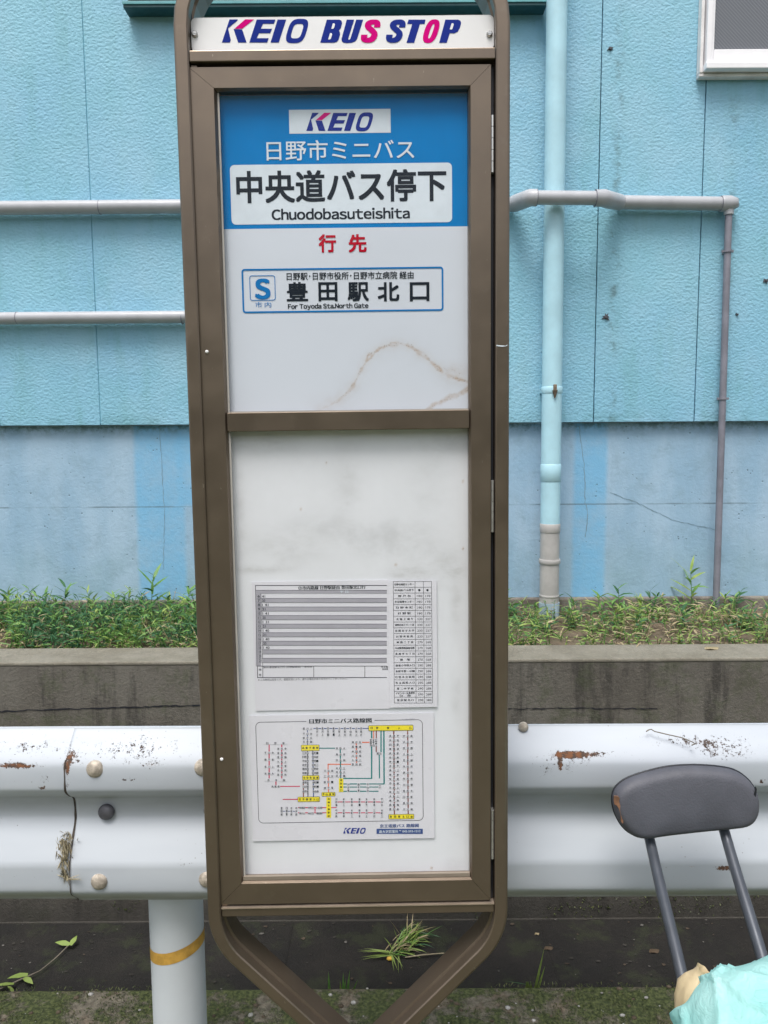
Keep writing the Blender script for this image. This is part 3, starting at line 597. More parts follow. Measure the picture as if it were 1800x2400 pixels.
# outward offset: path runs clockwise seen from the front, so +n points outward
FD = .068
def frame_prof(w, d0, d1, r=.005):
    pr = []
    for k in range(5): a = R(180+0-0)+R(90*k/4); pr.append((w-r+r*math.sin(R(90-90*k/4)) if 0 else w-r+r*math.cos(R(90*k/4)), d0+r-r*math.sin(R(90*k/4))))
    pr += [(-w+.002, d0), (-w, d0+.002), (-w, d0+.017), (-w+.004, d0+.019), (-w+.004, d0+.027), (-w, d0+.029), (-w, d1), (w, d1)]
    return pr
mb = MB(); mb.sweep(path, frame_prof(W2, -.006, FD-.006), False)
G(mb, 'outer_frame', M['bronze'])
# rails of the outer frame
iL, iR = xl+W2+.0005, xr-W2-.0005
z1, z2 = S(740, 108)[1], S(740, 133)[1]
mb = MB(); mb.box(iL, iR, -.004, .05, z2, z1, 0, .0015); G(mb, 'top_rail', M['bronze'])
z3, z4 = S(770, 1953)[1], S(770, 1975)[1]
mb = MB(); mb.box(iL, iR, -.001, .055, z4, z3-.0035, 0, .0015); mb.box(iL, iR, -.003, .02, z3-.003, z3-.0012, 1); G(mb, 'bottom_rail', [M['bronze'], plain('bright_edge', (.55, .45, .36), .35, .7)])
mb = MB(); mb.box(iL, iR, .046, .060, z3-.003, z2-.0005); G(mb, 'back_panel', M['blackgap'])
mb = MB(); mb.box(iL, iL+.010, .003, .0455, z3-.001, z2-.001, 0, .001); G(mb, 'closing_strip', M['bronze'])
# door frame
dL, dR = S(440, 1000)[0], S(1060, 1000)[0]; dT, dB = S(740, 142)[1], S(770, 1949)[1]
gl, gR = S(494.5, 1000, .004)[0], S(1013.5, 1000, .004)[0]; gT, gB = S(740, 194, .004)[1], S(770, 1897, .006)[1]
mw = .036
mb = MB()
dpath = [(dL, dB), (dL, dT), (dR, dT), (dR, dB)]
def member(a, b, c, d):  # mitred bar: outer edge a-b, inner edge d-c, with an inner bevel
    ins = .0035
    def inn(p, q): return p
    A, B_, C_, D_ = a, b, c, d
    mb.face([(A[0], 0, A[1]), (B_[0], 0, B_[1]), (C_[0], 0, C_[1]), (D_[0], 0, D_[1])])
o4 = [(dL, dB), (dL, dT), (dR, dT), (dR, dB)]; i4 = [(gl-.003, gB-.003), (gl-.003, gT+.003), (gR+.003, gT+.003), (gR+.003, gB-.003)]
b4 = [(gl, gB), (gl, gT), (gR, gT), (gR, gB)]
gap = .0003
for k in range(4):
    j = (k+1) % 4; a, b, c, d = Vector(o4[k]), Vector(o4[j]), Vector(i4[j]), Vector(i4[k]); t = (b-a).normalized()*gap
    a, b, c, d = a+t, b-t, c-t, d+t; e, f = Vector(b4[k])+t, Vector(b4[j])-t
    p3 = lambda v, y: (v.x, y, v.y)
    mb.face([p3(a, 0), p3(b, 0), p3(c, 0), p3(d, 0)]); mb.face([p3(d, 0), p3(c, 0), p3(f, .006), p3(e, .006)]); mb.face([p3(e, .006), p3(f, .006), p3(f, .03), p3(e, .03)])
    mb.face([p3(a, 0), p3(a, .03), p3(b, .03), p3(b, 0)])
    mb.face([p3(a, 0), p3(d, 0), p3(d, .02), p3(a, .02)]); mb.face([p3(b, 0), p3(c, 0), p3(c, .02), p3(b, .02)])
door = G(mb, 'door', M['bronze'])
mzT, mzB = S(750, 888)[1], S(750, 929, .002)[1]
mb = MB(); mb.box(gl+.0002, gR-.0002, .0004, .021, mzB, mzT, 0, .0012); G(mb, 'mullion', M['bronze'], door)
for a, b in ((mzT+.0003, gT-.0003), (gB+.0003, mzB-.0003)):
    mb = MB(); mb.rect(gl+.0003, gR-.0003, a, b, .011); G(mb, 'glass_pane', M['glass'] if a > 1.3 else M['hazy'], door, fix=False)
# narrow gaskets round the openings
mb = MB(); ga = plain('pale_gasket', (.42, .40, .37), .5)
mb.box(gl+.0003, gR-.0003, .0045, .0105, gB+.0003, gB+.0065, 1); mb.box(gl+.0003, gl+.0032, .0085, .0105, gB+.0058, gT-.0004); mb.box(gl+.0035, gR-.0003, .0125, .0145, mzT+.0003, mzT+.0022); G(mb, 'gasket', [ga, plain('lit_bevel_tan', (.27, .225, .185), .4, .3)], door)  # bottom strip tan: light on the inner bevel painted as colour
# hinges in the gap beside the door
for ya, yb in ((247, 372), (1038, 1150), (1751, 1857)):
    zt, zb = S(1066, ya)[1], S(1066, yb)[1]; xh = S(1064.5, (ya+yb)/2)[0]
    mb = MB(); n = 5
    for k in range(n): q0 = zb+(zt-zb)*k/n; q1 = zb+(zt-zb)*(k+1)/n; mb.tube([(xh, .003, q0+.0004), (xh, .003, q1-.0004)], .0026, 10)
    mb.box(xh-.0022, xh+.0022, .006, .012, zb, zt); G(mb, 'hinge', M['steel'])
mb = MB(); mb.box(dR+.0006, iR-.0004, .012, .045, z3, z2-.001); G(mb, 'hinge_channel', M['blackgap'])
for x, y, d in ((447, 760, 0), (479, 1640, 0)):
    mb = MB(); u, v = S(x, y); mb.tube([(u, .001, v), (u, -.001, v), (u, -.0022, v)], [.0028, .0028, .0014], 12); mb.tube([(u, -.0021, v), (u, -.0023, v)], .0012, 6); G(mb, 'screw', M['white'], door)
mb = MB(); u, v = S(1084, 746, -.0066); mb.poly([(u-.009, v+.0008), (u-.002, v+.0002), (u+.006, v-.0006), (u+.009, v+.0012), (u+.008, v-.001), (u+.001, v-.0022), (u-.008, v-.001)], -.0066); G(mb, 'scratch', M['pale'])
# header board
hd = .012
hx0, hx1 = S(413, 75, hd)[0], S(1067, 75, hd)[0]; hz1, hz0 = S(740, 35, hd)[1], S(740, 106, hd)[1]
o = rrect(hx0, hx1, hz0-.003, hz1, .008); mb = MB(); mb.sweep(o[::-1], [(0, hd), (0, hd+.004), (-.0004, hd+.004), (-.0004, hd)], True); mb.poly(o, hd); mb.poly(o, hd+.004)
hb = G(mb, 'header_board', M['white'])
for x in (421, 1057):
    mb = MB(); u, v = S(x, 74, hd); mb.tube([(u, hd, v), (u, hd-.002, v), (u, hd-.0038, v)], [.0047, .0047, .003], 16); mb.box(u-.0032, u+.0032, hd-.0042, hd-.0036, v-.0006, v+.0006); G(mb, 'screw', M['steel'], hb)
for x, s in ((hx0-.006, 1), (hx1+.006, -1)):   # brackets behind the board
    mb = MB(); mb.box(x-.006, x+.006, hd+.006, hd+.04, hz0, hz1+.02, 0, .001); G(mb, 'bracket', M['blackgap'], hb)
KEIO = dict(k=[(160, 90), (272, 90), (262, 110), (140, 208), (178, 365), (165, 400), (58, 400)], p=[(370, 90), (490, 90), (330, 215), (225, 215)], l=[(215, 220), (330, 225), (390, 400), (275, 400)],
            e=[(525, 92), (775, 92), (755, 148), (610, 148), (580, 215), (730, 215), (705, 275), (555, 275), (525, 342), (685, 342), (665, 400), (425, 400)], i=[(805, 92), (920, 92), (820, 400), (710, 400)])
def tri_poly(mb, pts, y, mi):
    bm = bmesh.new(); f = bm.faces.new([bm.verts.new((p[0], y, p[1])) for p in pts]); bm.normal_update(); bmesh.ops.triangulate(bm, faces=[f]); mb.bm(bm, mi)
def sup(cx, cy, rx, ry, n, sh, N=48):
    o = []
    for k in range(N):
        a = 2*math.pi*k/N; c, s = math.cos(a), math.sin(a); X = rx*math.copysign(abs(c)**(2/n), c); Y = ry*math.copysign(abs(s)**(2/n), s); o.append((cx+X-sh*Y, cy+Y))
    return o
def oring(mb, f, out, inn, y, mi):
    n = len(out)
    for k in range(n):
        j = (k+1) % n; q = [f(*out[k]), f(*out[j]), f(*inn[j]), f(*inn[k])]; mb.face([(a, y, b) for a, b in q], mi)
def keio(mb, f, y, navy, pink):
    for k, mi in (('k', navy), ('p', pink), ('l', navy), ('e', navy), ('i', navy)): tri_poly(mb, [f(*p) for p in KEIO[k]], y, mi)
    oring(mb, f, sup(1066, 245, 128, 163, 3.2, .30), sup(1066, 247, 68, 97, 3.6, .30), y, navy)
mb = MB(); yl = hd-.0004; keio(mb, lambda X, Y: L1(X, Y, hd), yl, 0, 1)
HB = dict(T=[(1002, 75), (1185, 75), (1175, 122), (1125, 122), (1063, 325), (980, 325), (1042, 122), (988, 122)],
          P=[(1400, 75), (1535, 75), (1562, 86), (1570, 112), (1556, 165), (1535, 203), (1500, 222), (1447, 222), (1415, 325), (1333, 325)],
          B=[(120, 75), (255, 75), (278, 86), (285, 112), (272, 165), (250, 194), (262, 212), (262, 240), (245, 295), (225, 316), (195, 324), (48, 324)],
          U=[(335, 75), (415, 75), (352, 275), (352, 288), (360, 292), (370, 286), (376, 275), (437, 75), (512, 75), (448, 280), (428, 308), (390, 324), (340, 328), (300, 324), (282, 308), (278, 285)])
HC = [[(1467, 115), (1486, 115), (1490, 130), (1478, 172), (1468, 182), (1447, 182)], [(185, 117), (203, 117), (208, 130), (198, 165), (190, 175), (168, 175)], [(155, 222), (173, 222), (178, 235), (165, 280), (155, 290), (134, 290)]]
for k in 'TPBU': tri_poly(mb, [L2(X, Y, hd) for X, Y in HB[k]], yl, 0)
for c in HC: tri_poly(mb, [L2(X, Y, hd) for X, Y in c], yl-.0003, 2)
SP = [(661, 160), (666, 122), (655, 104), (628, 100), (592, 106), (566, 126), (566, 152), (590, 176), (616, 200), (634, 226), (628, 258), (606, 286), (572, 298), (540, 296), (521, 280), (526, 238)]
def sstroke(dx, mi):
    P = [Vector((x+dx, y)) for x, y in SP]; Q = []
    for i in range(len(P)-1):
        p = [P[max(0, min(len(P)-1, i+k))] for k in (-1, 0, 1, 2)]
        for k in range(4): t = k/4; Q.append(.5*((2*p[1])+(p[2]-p[0])*t+(2*p[0]-5*p[1]+4*p[2]-p[3])*t*t+(3*p[1]-p[0]-3*p[2]+p[3])*t**3))
    Q.append(P[-1]); n = len(Q); A = []; B_ = []
    for i in range(n):
        d = (Q[min(i+1, n-1)]-Q[max(i-1, 0)]).normalized(); nn = Vector((-d.y, d.x)); hwid = 26+8*abs(d.y)
        if i in (0, n-1): nn = Vector((-1 if nn.x < 0 else 1, 0))
        A.append(Q[i]+nn*hwid); B_.append(Q[i]-nn*hwid)
    for i in range(n-1):
        q = [L2(v.x, v.y, hd) for v in (A[i], A[i+1], B_[i+1], B_[i])]; mb.face([(a, yl-i*.000004, b) for a, b in q], mi)
sstroke(0, 1); sstroke(271, 0)
oring(mb, lambda X, Y: L2(X, Y, hd), sup(1248, 200, 76, 128, 2.6, .30), sup(1248, 200, 16, 78, 2.6, .34), yl, 1)
G(mb, 'lettering', [M['navy'], M['pink'], M['white']], hb, fix=False)

# poster in the upper window
pd = .020
px0, px1 = gl-.001, gR+.001; pz0, pz1 = mzT-.002, gT+.001
zblue = S(745, 492, pd)[1]
# white sheet with the brown tide mark of a leak
curve = [(690, 886), (715, 874), (740, 858), (760, 838), (772, 815), (782, 795), (800, 768), (822, 752), (845, 744), (868, 742), (890, 750), (912, 765), (935, 785), (955, 803), (975, 815), (1000, 822), (1014, 824)]
cl = [S(x, y, pd) for x, y in curve]; cl2 = [S(x, y, pd) for x, y in ((925, 886), (940, 872), (965, 862), (990, 850), (1014, 838))]
def dist_poly(px_, pz_, pl):
    d = np.full(px_.shape, 9.)
    for (ax, az), (bx, bz) in zip(pl[:-1], pl[1:]):
        vx, vz = bx-ax, bz-az; t = np.clip(((px_-ax)*vx+(pz_-az)*vz)/(vx*vx+vz*vz), 0, 1); d = np.minimum(d, np.hypot(px_-ax-t*vx, pz_-az-t*vz))
    return d
def grid_board(x0, x1, z0, z1, y, nx, nz):
    X, Zg = np.meshgrid(np.linspace(x0, x1, nx), np.linspace(z0, z1, nz)); vs = [(a, y, b) for a, b in zip(X.ravel(), Zg.ravel())]
    fs = [(j*nx+i, j*nx+i+1, (j+1)*nx+i+1, (j+1)*nx+i) for j in range(nz-1) for i in range(nx-1)]
    mb = MB(); mb.raw(vs, fs); return mb, X.ravel(), Zg.ravel()
mb, gx, gz = grid_board(px0, px1, pz0, zblue, pd, 180, 140)
jit = np.array([mnoise.noise((a*60, b*60, 0))*.0045+mnoise.noise((a*190, b*190, 4))*.0015 for a, b in zip(gx, gz)])
d1 = dist_poly(gx, gz, cl)+jit; d2 = dist_poly(gx, gz, cl2)+jit
mod = np.clip(np.array([.62+1.1*mnoise.noise((a*38, b*38, 8)) for a, b in zip(gx, gz)]), .12, 1)
br_ = np.clip(1-np.abs(d1)/.0030, 0, 1)*.72*mod+np.clip(1-np.abs(d2)/.005, 0, 1)*.6+.16*np.clip(1-np.abs(d1)/.013, 0, 1)
su, sv = S(985, 800, pd); br_ = br_+.22*np.exp(-((gx-su)/.02)**2-((gz-sv)/.012)**2)
st = .10*np.clip(1-np.abs(d1-.01)/.02, 0, 1)
po_ = mb.build('poster', M['poster'], sg, fix=False, attrs={'brown': np.clip(br_, 0, 1), 'stain': st}); po_['label'] = 'white stop poster with blue head and a brown water stain'
mb = MB(); mb.rect(px0, px1, zblue, pz1, pd)
mb.rect(Z1(575, 550)[0], Z1(1033, 550)[0], Z1(800, 605)[1], Z1(800, 497)[1], pd-.0003, 1)
o = rrect(Z1(311, 870)[0], Z1(1310, 870)[0], Z1(800, 1012)[1], Z1(800, 743)[1], .007); mb.poly(o, pd-.0003, 1)
ring(mb, Z1(311, 870)[0]-.0008, Z1(1310, 870)[0]+.0008, Z1(800, 1012)[1]-.0008, Z1(800, 743)[1]+.0008, .0078, .0008, pd-.0002, 2)
G(mb, 'blue_head', [M['blue'], M['pale'], M['midblue']], po_, fix=False)
mb = MB(); y1 = pd-.0006
sx = (960-652)/(1240-58); sy = (595-508)/(410-80)
keio(mb, lambda X, Y: Z1(652+(X-58)*sx, 508+(Y-80)*sy, pd), y1, 0, 1)
tz(mb, '日野市ミニバス', Z1, 472, 633, 1140, 724, y1, pd, 2, .008)
tz(mb, '中央道バス停下', Z1, 335, 768, 1285, 915, y1, pd, 3, .026)
tl(mb, 'Chuodobasuteishita', Z1, 495, 941, 1120, 992, y1, pd, 3, .035)
for ch, a, b in (('行', 598, 690), ('先', 755, 850)): tz(mb, ch, Z2, a, 65, b, 161, y1, pd, 4, .035)
ring(mb, Z2(197, 360)[0], Z2(1253, 360)[0], Z2(720, 475)[1], Z2(720, 243)[1], .005, .0027, y1, 5)
ring(mb, Z2(237, 350)[0], Z2(372, 350)[0], Z2(300, 415)[1], Z2(300, 283)[1], .004, .0011, y1, 5)
tl(mb, 'S', Z2, 262, 298, 345, 407, y1, pd, 5, .055); tz(mb, '市', Z2, 266, 421, 301, 450, y1, pd, 5, .0); tz(mb, '内', Z2, 315, 421, 349, 450, y1, pd, 5, .0)
tz(mb, '日野駅･日野市役所･日野市立病院 経由', Z2, 430, 263, 1097, 303, y1, pd, 3, .016)
for ch, a, b in (('豊', 430, 542), ('田', 597, 697), ('駅', 750, 862), ('北', 908, 1022), ('口', 1077, 1180)): tz(mb, ch, Z2, a, 317, b, 417, y1, pd, 3, .032)
tl(mb, 'For Toyoda Sta.North Gate', Z2, 437, 428, 860, 462, y1, pd, 3, .03)
G(mb, 'lettering', [M['navy'], M['pink'], M['pale'], M['dark'], M['red'], M['midblue']], po_, fix=False)

# backing board in the lower window
bd = .023
mb, gx, gz = grid_board(gl-.001, gR+.001, gB-.002, mzB+.002, bd, 170, 300)
stn = np.zeros(gx.shape)
for (x, y, rx, ry, e) in ((560, 960, 70, 25, .5), (960, 960, 60, 25, .35), (700, 1150, 130, 40, .2), (860, 1170, 90, 45, .28), (600, 1190, 90, 30, .35), (960, 1230, 60, 35, .55), (560, 1230, 60, 8, .5), (985, 1300, 12, 60, .5), (985, 1500, 10, 40, .45), (990, 1750, 20, 50, .35), (880, 1240, 40, 14, .6), (520, 1100, 14, 90, .3), (750, 1040, 30, 80, .3), (930, 1050, 40, 60, .25), (900, 1380, 14, 20, .2), (520, 1400, 10, 100, .25), (980, 1870, 25, 20, .2)):
    u, v = S(x, y, bd); u2, v2 = S(x+rx, y+ry, bd); n_ = np.array([mnoise.noise((a*45, b*22, 5)) for a, b in zip(gx, gz)]) if False else 0
    stn += e*np.exp(-((gx-u)/(u2-u))**2-((gz-v)/(v2-v))**2)
stn = np.clip(stn*.95, 0, 1); br2 = np.zeros(gx.shape)
for x, y, e in ((650, 1100, .6), (1000, 1040, .7), (1000, 1185, .7), (855, 1220, .8), (955, 1345, .0), (705, 1000, .5), (932, 1875, .9)):
    u, v = S(x, y, bd); br2 += e*np.exp(-((gx-u)/.0016)**2-((gz-v)/.0022)**2)
mb.build('backing_board', M['board'], sg, fix=False, attrs={'stain': stn, 'brown': np.clip(br2, 0, 1)})
# post, base and cap under the V
mb = MB(); zc = S(790, 2200, .03)[1]
mb.tube([(xc, .03, .04), (xc, .03, zv-.005), (xc, .03, zv+.012)], [.030, .030, .030], 28); G(mb, 'pole', M['bronze'])
mb = MB(); mb.tube([(xc, .03, zv+.0122), (xc, .03, zv+.020), (xc, .03, zv+.026)], [.026, .026, .018], 24); G(mb, 'pole_cap', plain('dark_blue_cap', (.02, .03, .045), .5))
mb = MB(); mb.tube([(xc, .03, 0), (xc, .03, .03), (xc, .03, .04)], [.19, .19, .17], 36); G(mb, 'base', M['plinth'])

# ---- sheets posted behind the lower window
def sheet(name, label, cat, x0, x1, z0, z1, y, mats):
    mb = MB(); mb.box(x0, x1, y, y+.0006, z0, z1); mb.mi = [0]*len(mb.f); return mb
rot = sg.rotation_euler
def place(mb, name, label, cat, mats):
    o = mb.build(name, mats, None, fix=False); o.location = SO; o.rotation_euler = rot; return tag(o, label, cat)
PM = [M['paper'], M['dark'], M['grey'], M['dgrey'], M['yellow'], M['teal'], M['crim'], M['orange'], M['brown'], M['slate'], M['navy'], M['pale'], M['midblue']]
td = .0212
f3 = lambda X, Y: Z3(X, Y, td)
mb = sheet('', '', '', f3(112, 500)[0], f3(1168, 500)[0], f3(600, 1074)[1], f3(600, 72)[1], td, PM); y1 = td-.0003
def rectf(mb, f, X0, Y0, X1, Y1, y, mi): q = [f(X0, Y1), f(X1, Y1), f(X1, Y0), f(X0, Y0)]; mb.poly(q, y, mi)
def hl(mb, f, X0, Y, X1, wd, y, mi): rectf(mb, f, X0, Y-wd/2, X1, Y+wd/2, y, mi)
def vl(mb, f, X, Y0, Y1, wd, y, mi): rectf(mb, f, X-wd/2, Y0, X+wd/2, Y1, y, mi)
def skx(Y): return (Y-106)*.025           # the left rule leans a little
q = [f3(126, 104), f3(131, 104), f3(148, 826), f3(143, 826)]; mb.poly(q[::-1], y1, 3)
hl(mb, f3, 126, 106, 1150, 5, y1, 3); rectf(mb, f3, 130, 144, 1150, 170, y1, 2); hl(mb, f3, 130, 144, 1150, 4, y1, 3)
tz(mb, '②市内路線 日野駅経由 豊田駅北口行', lambda X, Y, d: Z3(X, Y, td), 462, 106, 985, 138, y1, td, 1, .02)
tz(mb, '平 日', lambda X, Y, d: Z3(X, Y, td), 785, 146, 850, 166, y1-.0002, td, 11, .02)
rows = [204+66.5*k for k in range(8)]
for k, Y in enumerate(rows): rectf(mb, f3, 174+skx(Y), Y, 1150, Y+34, y1, 2)
hrs = ['6', '7', '8', '9', '10', '11', '12', '13', '14', '15', '16', '17', '18', '19', '20', '21']
mins = ['41', '20', '1 41', '21', '1 41', '20', '1 31', '21', '1 40', '21', '1 40', '20', '1 40', '', '', '']
rectf(mb, f3, 131, 171, 171, 735, y1, 2)
for k in range(16):
    Y = 190+33.3*k; x = 178+skx(Y)
    tz(mb, hrs[k], lambda X, Y, d: Z3(X, Y, td), 143+skx(Y), Y-9, 161+skx(Y), Y+10, y1-.0002, td, 1, .01)
    if mins[k]: tz(mb, mins[k], lambda X, Y, d: Z3(X, Y, td), x, Y-9, x+12*len(mins[k]), Y+10, y1-.0002, td, 1, .01)
    hl(mb, f3, 140+skx(Y), Y+17, 1150, 2, y1-.0001, 3)
q = [f3(170, 170), f3(173, 170), f3(187, 735), f3(184, 735)]; mb.poly(q[::-1], y1-.0001, 3)
hl(mb, f3, 142, 733, 1150, 4, y1, 3); hl(mb, f3, 144, 822, 1150, 5, y1, 3); vl(mb, f3, 186, 733, 822, 4, y1, 3); vl(mb, f3, 582, 733, 822, 4, y1, 3); vl(mb, f3, 979, 733, 822, 4, y1, 3)
tz(mb, '備', lambda X, Y, d: Z3(X, Y, td), 155, 752, 174, 770, y1, td, 1); tz(mb, '考', lambda X, Y, d: Z3(X, Y, td), 155, 792, 174, 812, y1, td, 1)
tz(mb, '無印:豊田駅北口行 (日野駅経由) 一部時刻', lambda X, Y, d: Z3(X, Y, td), 190, 734, 568, 750, y1, td, 1, .01)
tz(mb, '京王電', lambda X, Y, d: Z3(X, Y, td), 1105, 732, 1160, 748, y1, td, 1, .01); tz(mb, '時刻表', lambda X, Y, d: Z3(X, Y, td), 1115, 750, 1160, 764, y1, td, 1, .01)
tz(mb, '※ この時刻は目安です。道路状況により、遅れる場合がありますのでご了承ください。', lambda X, Y, d: Z3(X, Y, td), 150, 826, 842, 844, y1, td, 3, .0)
place(mb, 'timetable_sheet', 'white timetable sheet with grey banded rows posted in the sign', 'timetable', PM)
# fare sheet over its right edge
td2 = .0198; f3b = lambda X, Y: Z3(X, Y, td2)
mb = sheet('', '', '', f3b(1166, 500)[0], f3b(1540, 500)[0], f3b(1300, 1055)[1], f3b(1300, 70)[1], td2, PM); y1 = td2-.0003
Zb = lambda X, Y, d: Z3(X, Y, td2)
names = ['日野台地区センター', '中央道バス停下', '神 戸 台', '生活保健センター', '日 野 本 町', '日 野 駅', '大 坂 上 通 り', '神明市民アパート前', '実 践 女 子 大 学', '日 野 市 役 所', '神 明 二 丁 目', '中央図書館福祉会館', '多 摩 平 七 丁 目', '泉　塚', '泉塚小学校入口', '多摩平第一公園', '日 野 市 立 病 院', '市 立 病 院 入 口', '第 二 中 学 校', 'イオンモール多摩平', '豊 田 駅 北 口']
T0, T1 = 75, 1020; rh = (T1-T0)/21
def lean(Y): return (Y-75)*.0095
for k in range(22):
    Y = T0+rh*k; hl(mb, f3b, 1200+lean(Y), Y, 1497+lean(Y), 2.6, y1, 3)
for X in (1200, 1369, 1434, 1497):
    q = [f3b(X-1.5, T0), f3b(X+1.5, T0), f3b(X+1.5+lean(T1), T1), f3b(X-1.5+lean(T1), T1)]; mb.poly(q[::-1], y1, 3)
for k, nm in enumerate(names):
    Y = T0+rh*(k+.5); n = len(nm.replace(' ', '').replace('　', '')); wd = 150 if n >= 6 else (130 if n >= 4 else 100 if n == 3 else 80); c = 1285+lean(Y)
    tz(mb, nm, Zb, c-wd/2, Y-(9 if k != 19 else 18), c+wd/2, Y+(9 if k != 19 else 0), y1, td2, 1, .02)
    if k == 19: tz(mb, 'の　森', Zb, c-45, Y+2, c+45, Y+18, y1, td2, 1, .02)
    if k == 1:
        for X in (1402, 1466): tz(mb, '●', Zb, X-9, Y-9, X+9, Y+9, y1, td2, 1)
    if k > 1:
        a, b = [('180', '178'), ('230', '227'), ('270', '268'), ('290', '288')][0 if k < 6 else 1 if k < 10 else 2 if k < 14 else 3]
        tz(mb, a, Zb, 1384+lean(Y), Y-8, 1424+lean(Y), Y+8, y1, td2, 3); tz(mb, b, Zb, 1448+lean(Y), Y-8, 1488+lean(Y), Y+8, y1, td2, 3)
place(mb, 'fare_sheet', 'narrow fare list sheet overlapping the right edge of the timetable', 'fare list', PM)
# route map
td3 = .0205; f4 = lambda X, Y: Z4(X, Y, td3); Zm = lambda X, Y, d: Z4(X, Y, td3)
mb = sheet('', '', '', f4(92, 500)[0], f4(1518, 500)[0], f4(800, 1022)[1], f4(800, 46)[1], td3, PM); y1, y2, y3 = td3-.0002, td3-.0004, td3-.0006
r_ = rrect(0, 1, 0, 1, .06)
ring(mb, f4(140, 500)[0], f4(1432, 500)[0], f4(800, 884)[1], f4(800, 96)[1], .0085, .0009, y1, 3)
rectf(mb, f4, 525, 84, 1055, 112, y2, 0)
tz(mb, '日野市ミニバス路線図', Zm, 546, 76, 1032, 115, y3, td3, 1, .03)
tz(mb, '2023年4月現在', Zm, 1265, 78, 1370, 90, y3, td3, 2)
LN = dict(t=5, c=6, o=7, b=8, s=9, g=3)
for cl_, X0, Y0, X1, Y1, wd in (('c', 235, 280, 235, 545, 9), ('c', 333, 280, 333, 545, 9), ('c', 288, 560, 288, 600, 9), ('c', 320, 607, 475, 607, 8), ('c', 340, 708, 480, 708, 8), ('c', 460, 772, 760, 772, 7), ('c', 460, 812, 700, 812, 7), ('c', 760, 728, 1110, 728, 7), ('c', 760, 812, 1110, 812, 7),
                             ('s', 533, 170, 533, 290, 6), ('g', 533, 325, 537, 700, 8), ('s', 575, 325, 580, 700, 8), ('b', 500, 560, 502, 700, 8), ('t', 622, 310, 750, 310, 7), ('t', 788, 318, 792, 550, 9),
                             ('o', 690, 435, 880, 435, 8), ('o', 693, 435, 697, 655, 8), ('o', 912, 262, 916, 440, 9), ('o', 950, 265, 1020, 265, 9), ('t', 1032, 170, 1032, 545, 11), ('t', 810, 545, 1036, 545, 8), ('t', 1105, 170, 1105, 345, 10), ('t', 1127, 170, 1129, 588, 11), ('t', 810, 588, 1132, 588, 8), ('t', 810, 612, 1085, 612, 7), ('t', 810, 645, 1085, 645, 8), ('t', 1091, 350, 1093, 545, 9),
                             ('o', 1048, 170, 1048, 235, 8), ('b', 1068, 170, 1068, 340, 9), ('b', 1204, 170, 1209, 825, 9), ('b', 1312, 170, 1316, 825, 9), ('s', 580, 157, 1010, 157, 6), ('s', 330, 800, 450, 800, 5), ('c', 592, 778, 592, 805, 9)):
    if X0 == X1 or abs(Y1-Y0) > abs(X1-X0): mb.poly([f4(X0-wd/2, Y0), f4(X1-wd/2, Y1), f4(X1+wd/2, Y1), f4(X0+wd/2, Y0)], y1, LN[cl_])
    else: hl(mb, f4, X0, Y0, X1, wd, y1, LN[cl_])
STN = ['日野駅', '本町三', '市役所', '中央高', '実践大', '神明一', '旭が丘', '平山台', '高幡橋', '豊田南', '多摩平', '東光寺', '新町一', '川辺堀', '滝合橋', '百草園', '三沢台', '落川上', '南平東', '泉塚前', '大坂上', '仲田前']
rs = random.Random(3); used = 0
def stn(X, Y, wd, h=17, vert=False):
    nm = STN[rs.randrange(len(STN))]
    if vert:
        rectf(mb, f4, X-10, Y-wd/2, X+10, Y+wd/2, y2, 0)
        for k in range(3): tz(mb, nm[k], Zm, X-7, Y-wd/2+k*wd/3+2, X+7, Y-wd/2+(k+1)*wd/3-2, y3, td3, 1, .015)
    else:
        rectf(mb, f4, X-wd/2, Y-h/2-1, X+wd/2, Y+h/2+1, y2, 0)
        for k in range(3):
            c = X-wd/2+wd*(k+.5)/3; tz(mb, nm[k], Zm, c-8, Y-h/2, c+8, Y+h/2, y3, td3, 1, .01)
for Y in (345, 398, 454, 507): stn(235, Y, 84)
for Y in (313, 347, 380, 415, 448, 481, 515): stn(334, Y, 84)
stn(284, 271, 190); stn(290, 558, 180); stn(285, 607, 70)
for Y in (157, 197, 229, 260): stn(533, Y, 84)
for X in (607, 650, 693, 737, 780, 824, 868, 912, 950): stn(X, 180, 72, vert=True)
for Y in (347, 377, 408, 440, 470, 502): stn(518, Y, 52); stn(592, Y, 52)
for Y in (575, 608, 645): stn(518, Y, 48); stn(596, Y, 48)
for Y in (310, 357, 402, 465, 495, 525): stn(790, Y, 84)
for Y in (262, 298, 335, 368, 402, 435): stn(914, Y, 84)
for Y in (485, 527, 572, 618): stn(697, Y, 84)
stn(1046, 265, 60, 60); stn(1090, 350, 40); stn(1096, 605, 28, vert=True)
for X in (850, 930, 1002): stn(X, 615, 70, vert=True)
for k in range(18): stn(1206, 214+33.5*k, 88)
for k in range(13): stn(1313, 214+47.5*k, 88)
for X in (757, 815, 878, 938, 992, 1052, 1112): stn(X, 728, 66, vert=True); stn(X, 815, 66, vert=True)
for X in (332, 372, 408, 446): stn(X, 800, 72, vert=True)
for X in (492, 560, 625): stn(X, 772, 46, 15); stn(X, 815, 46, 15)
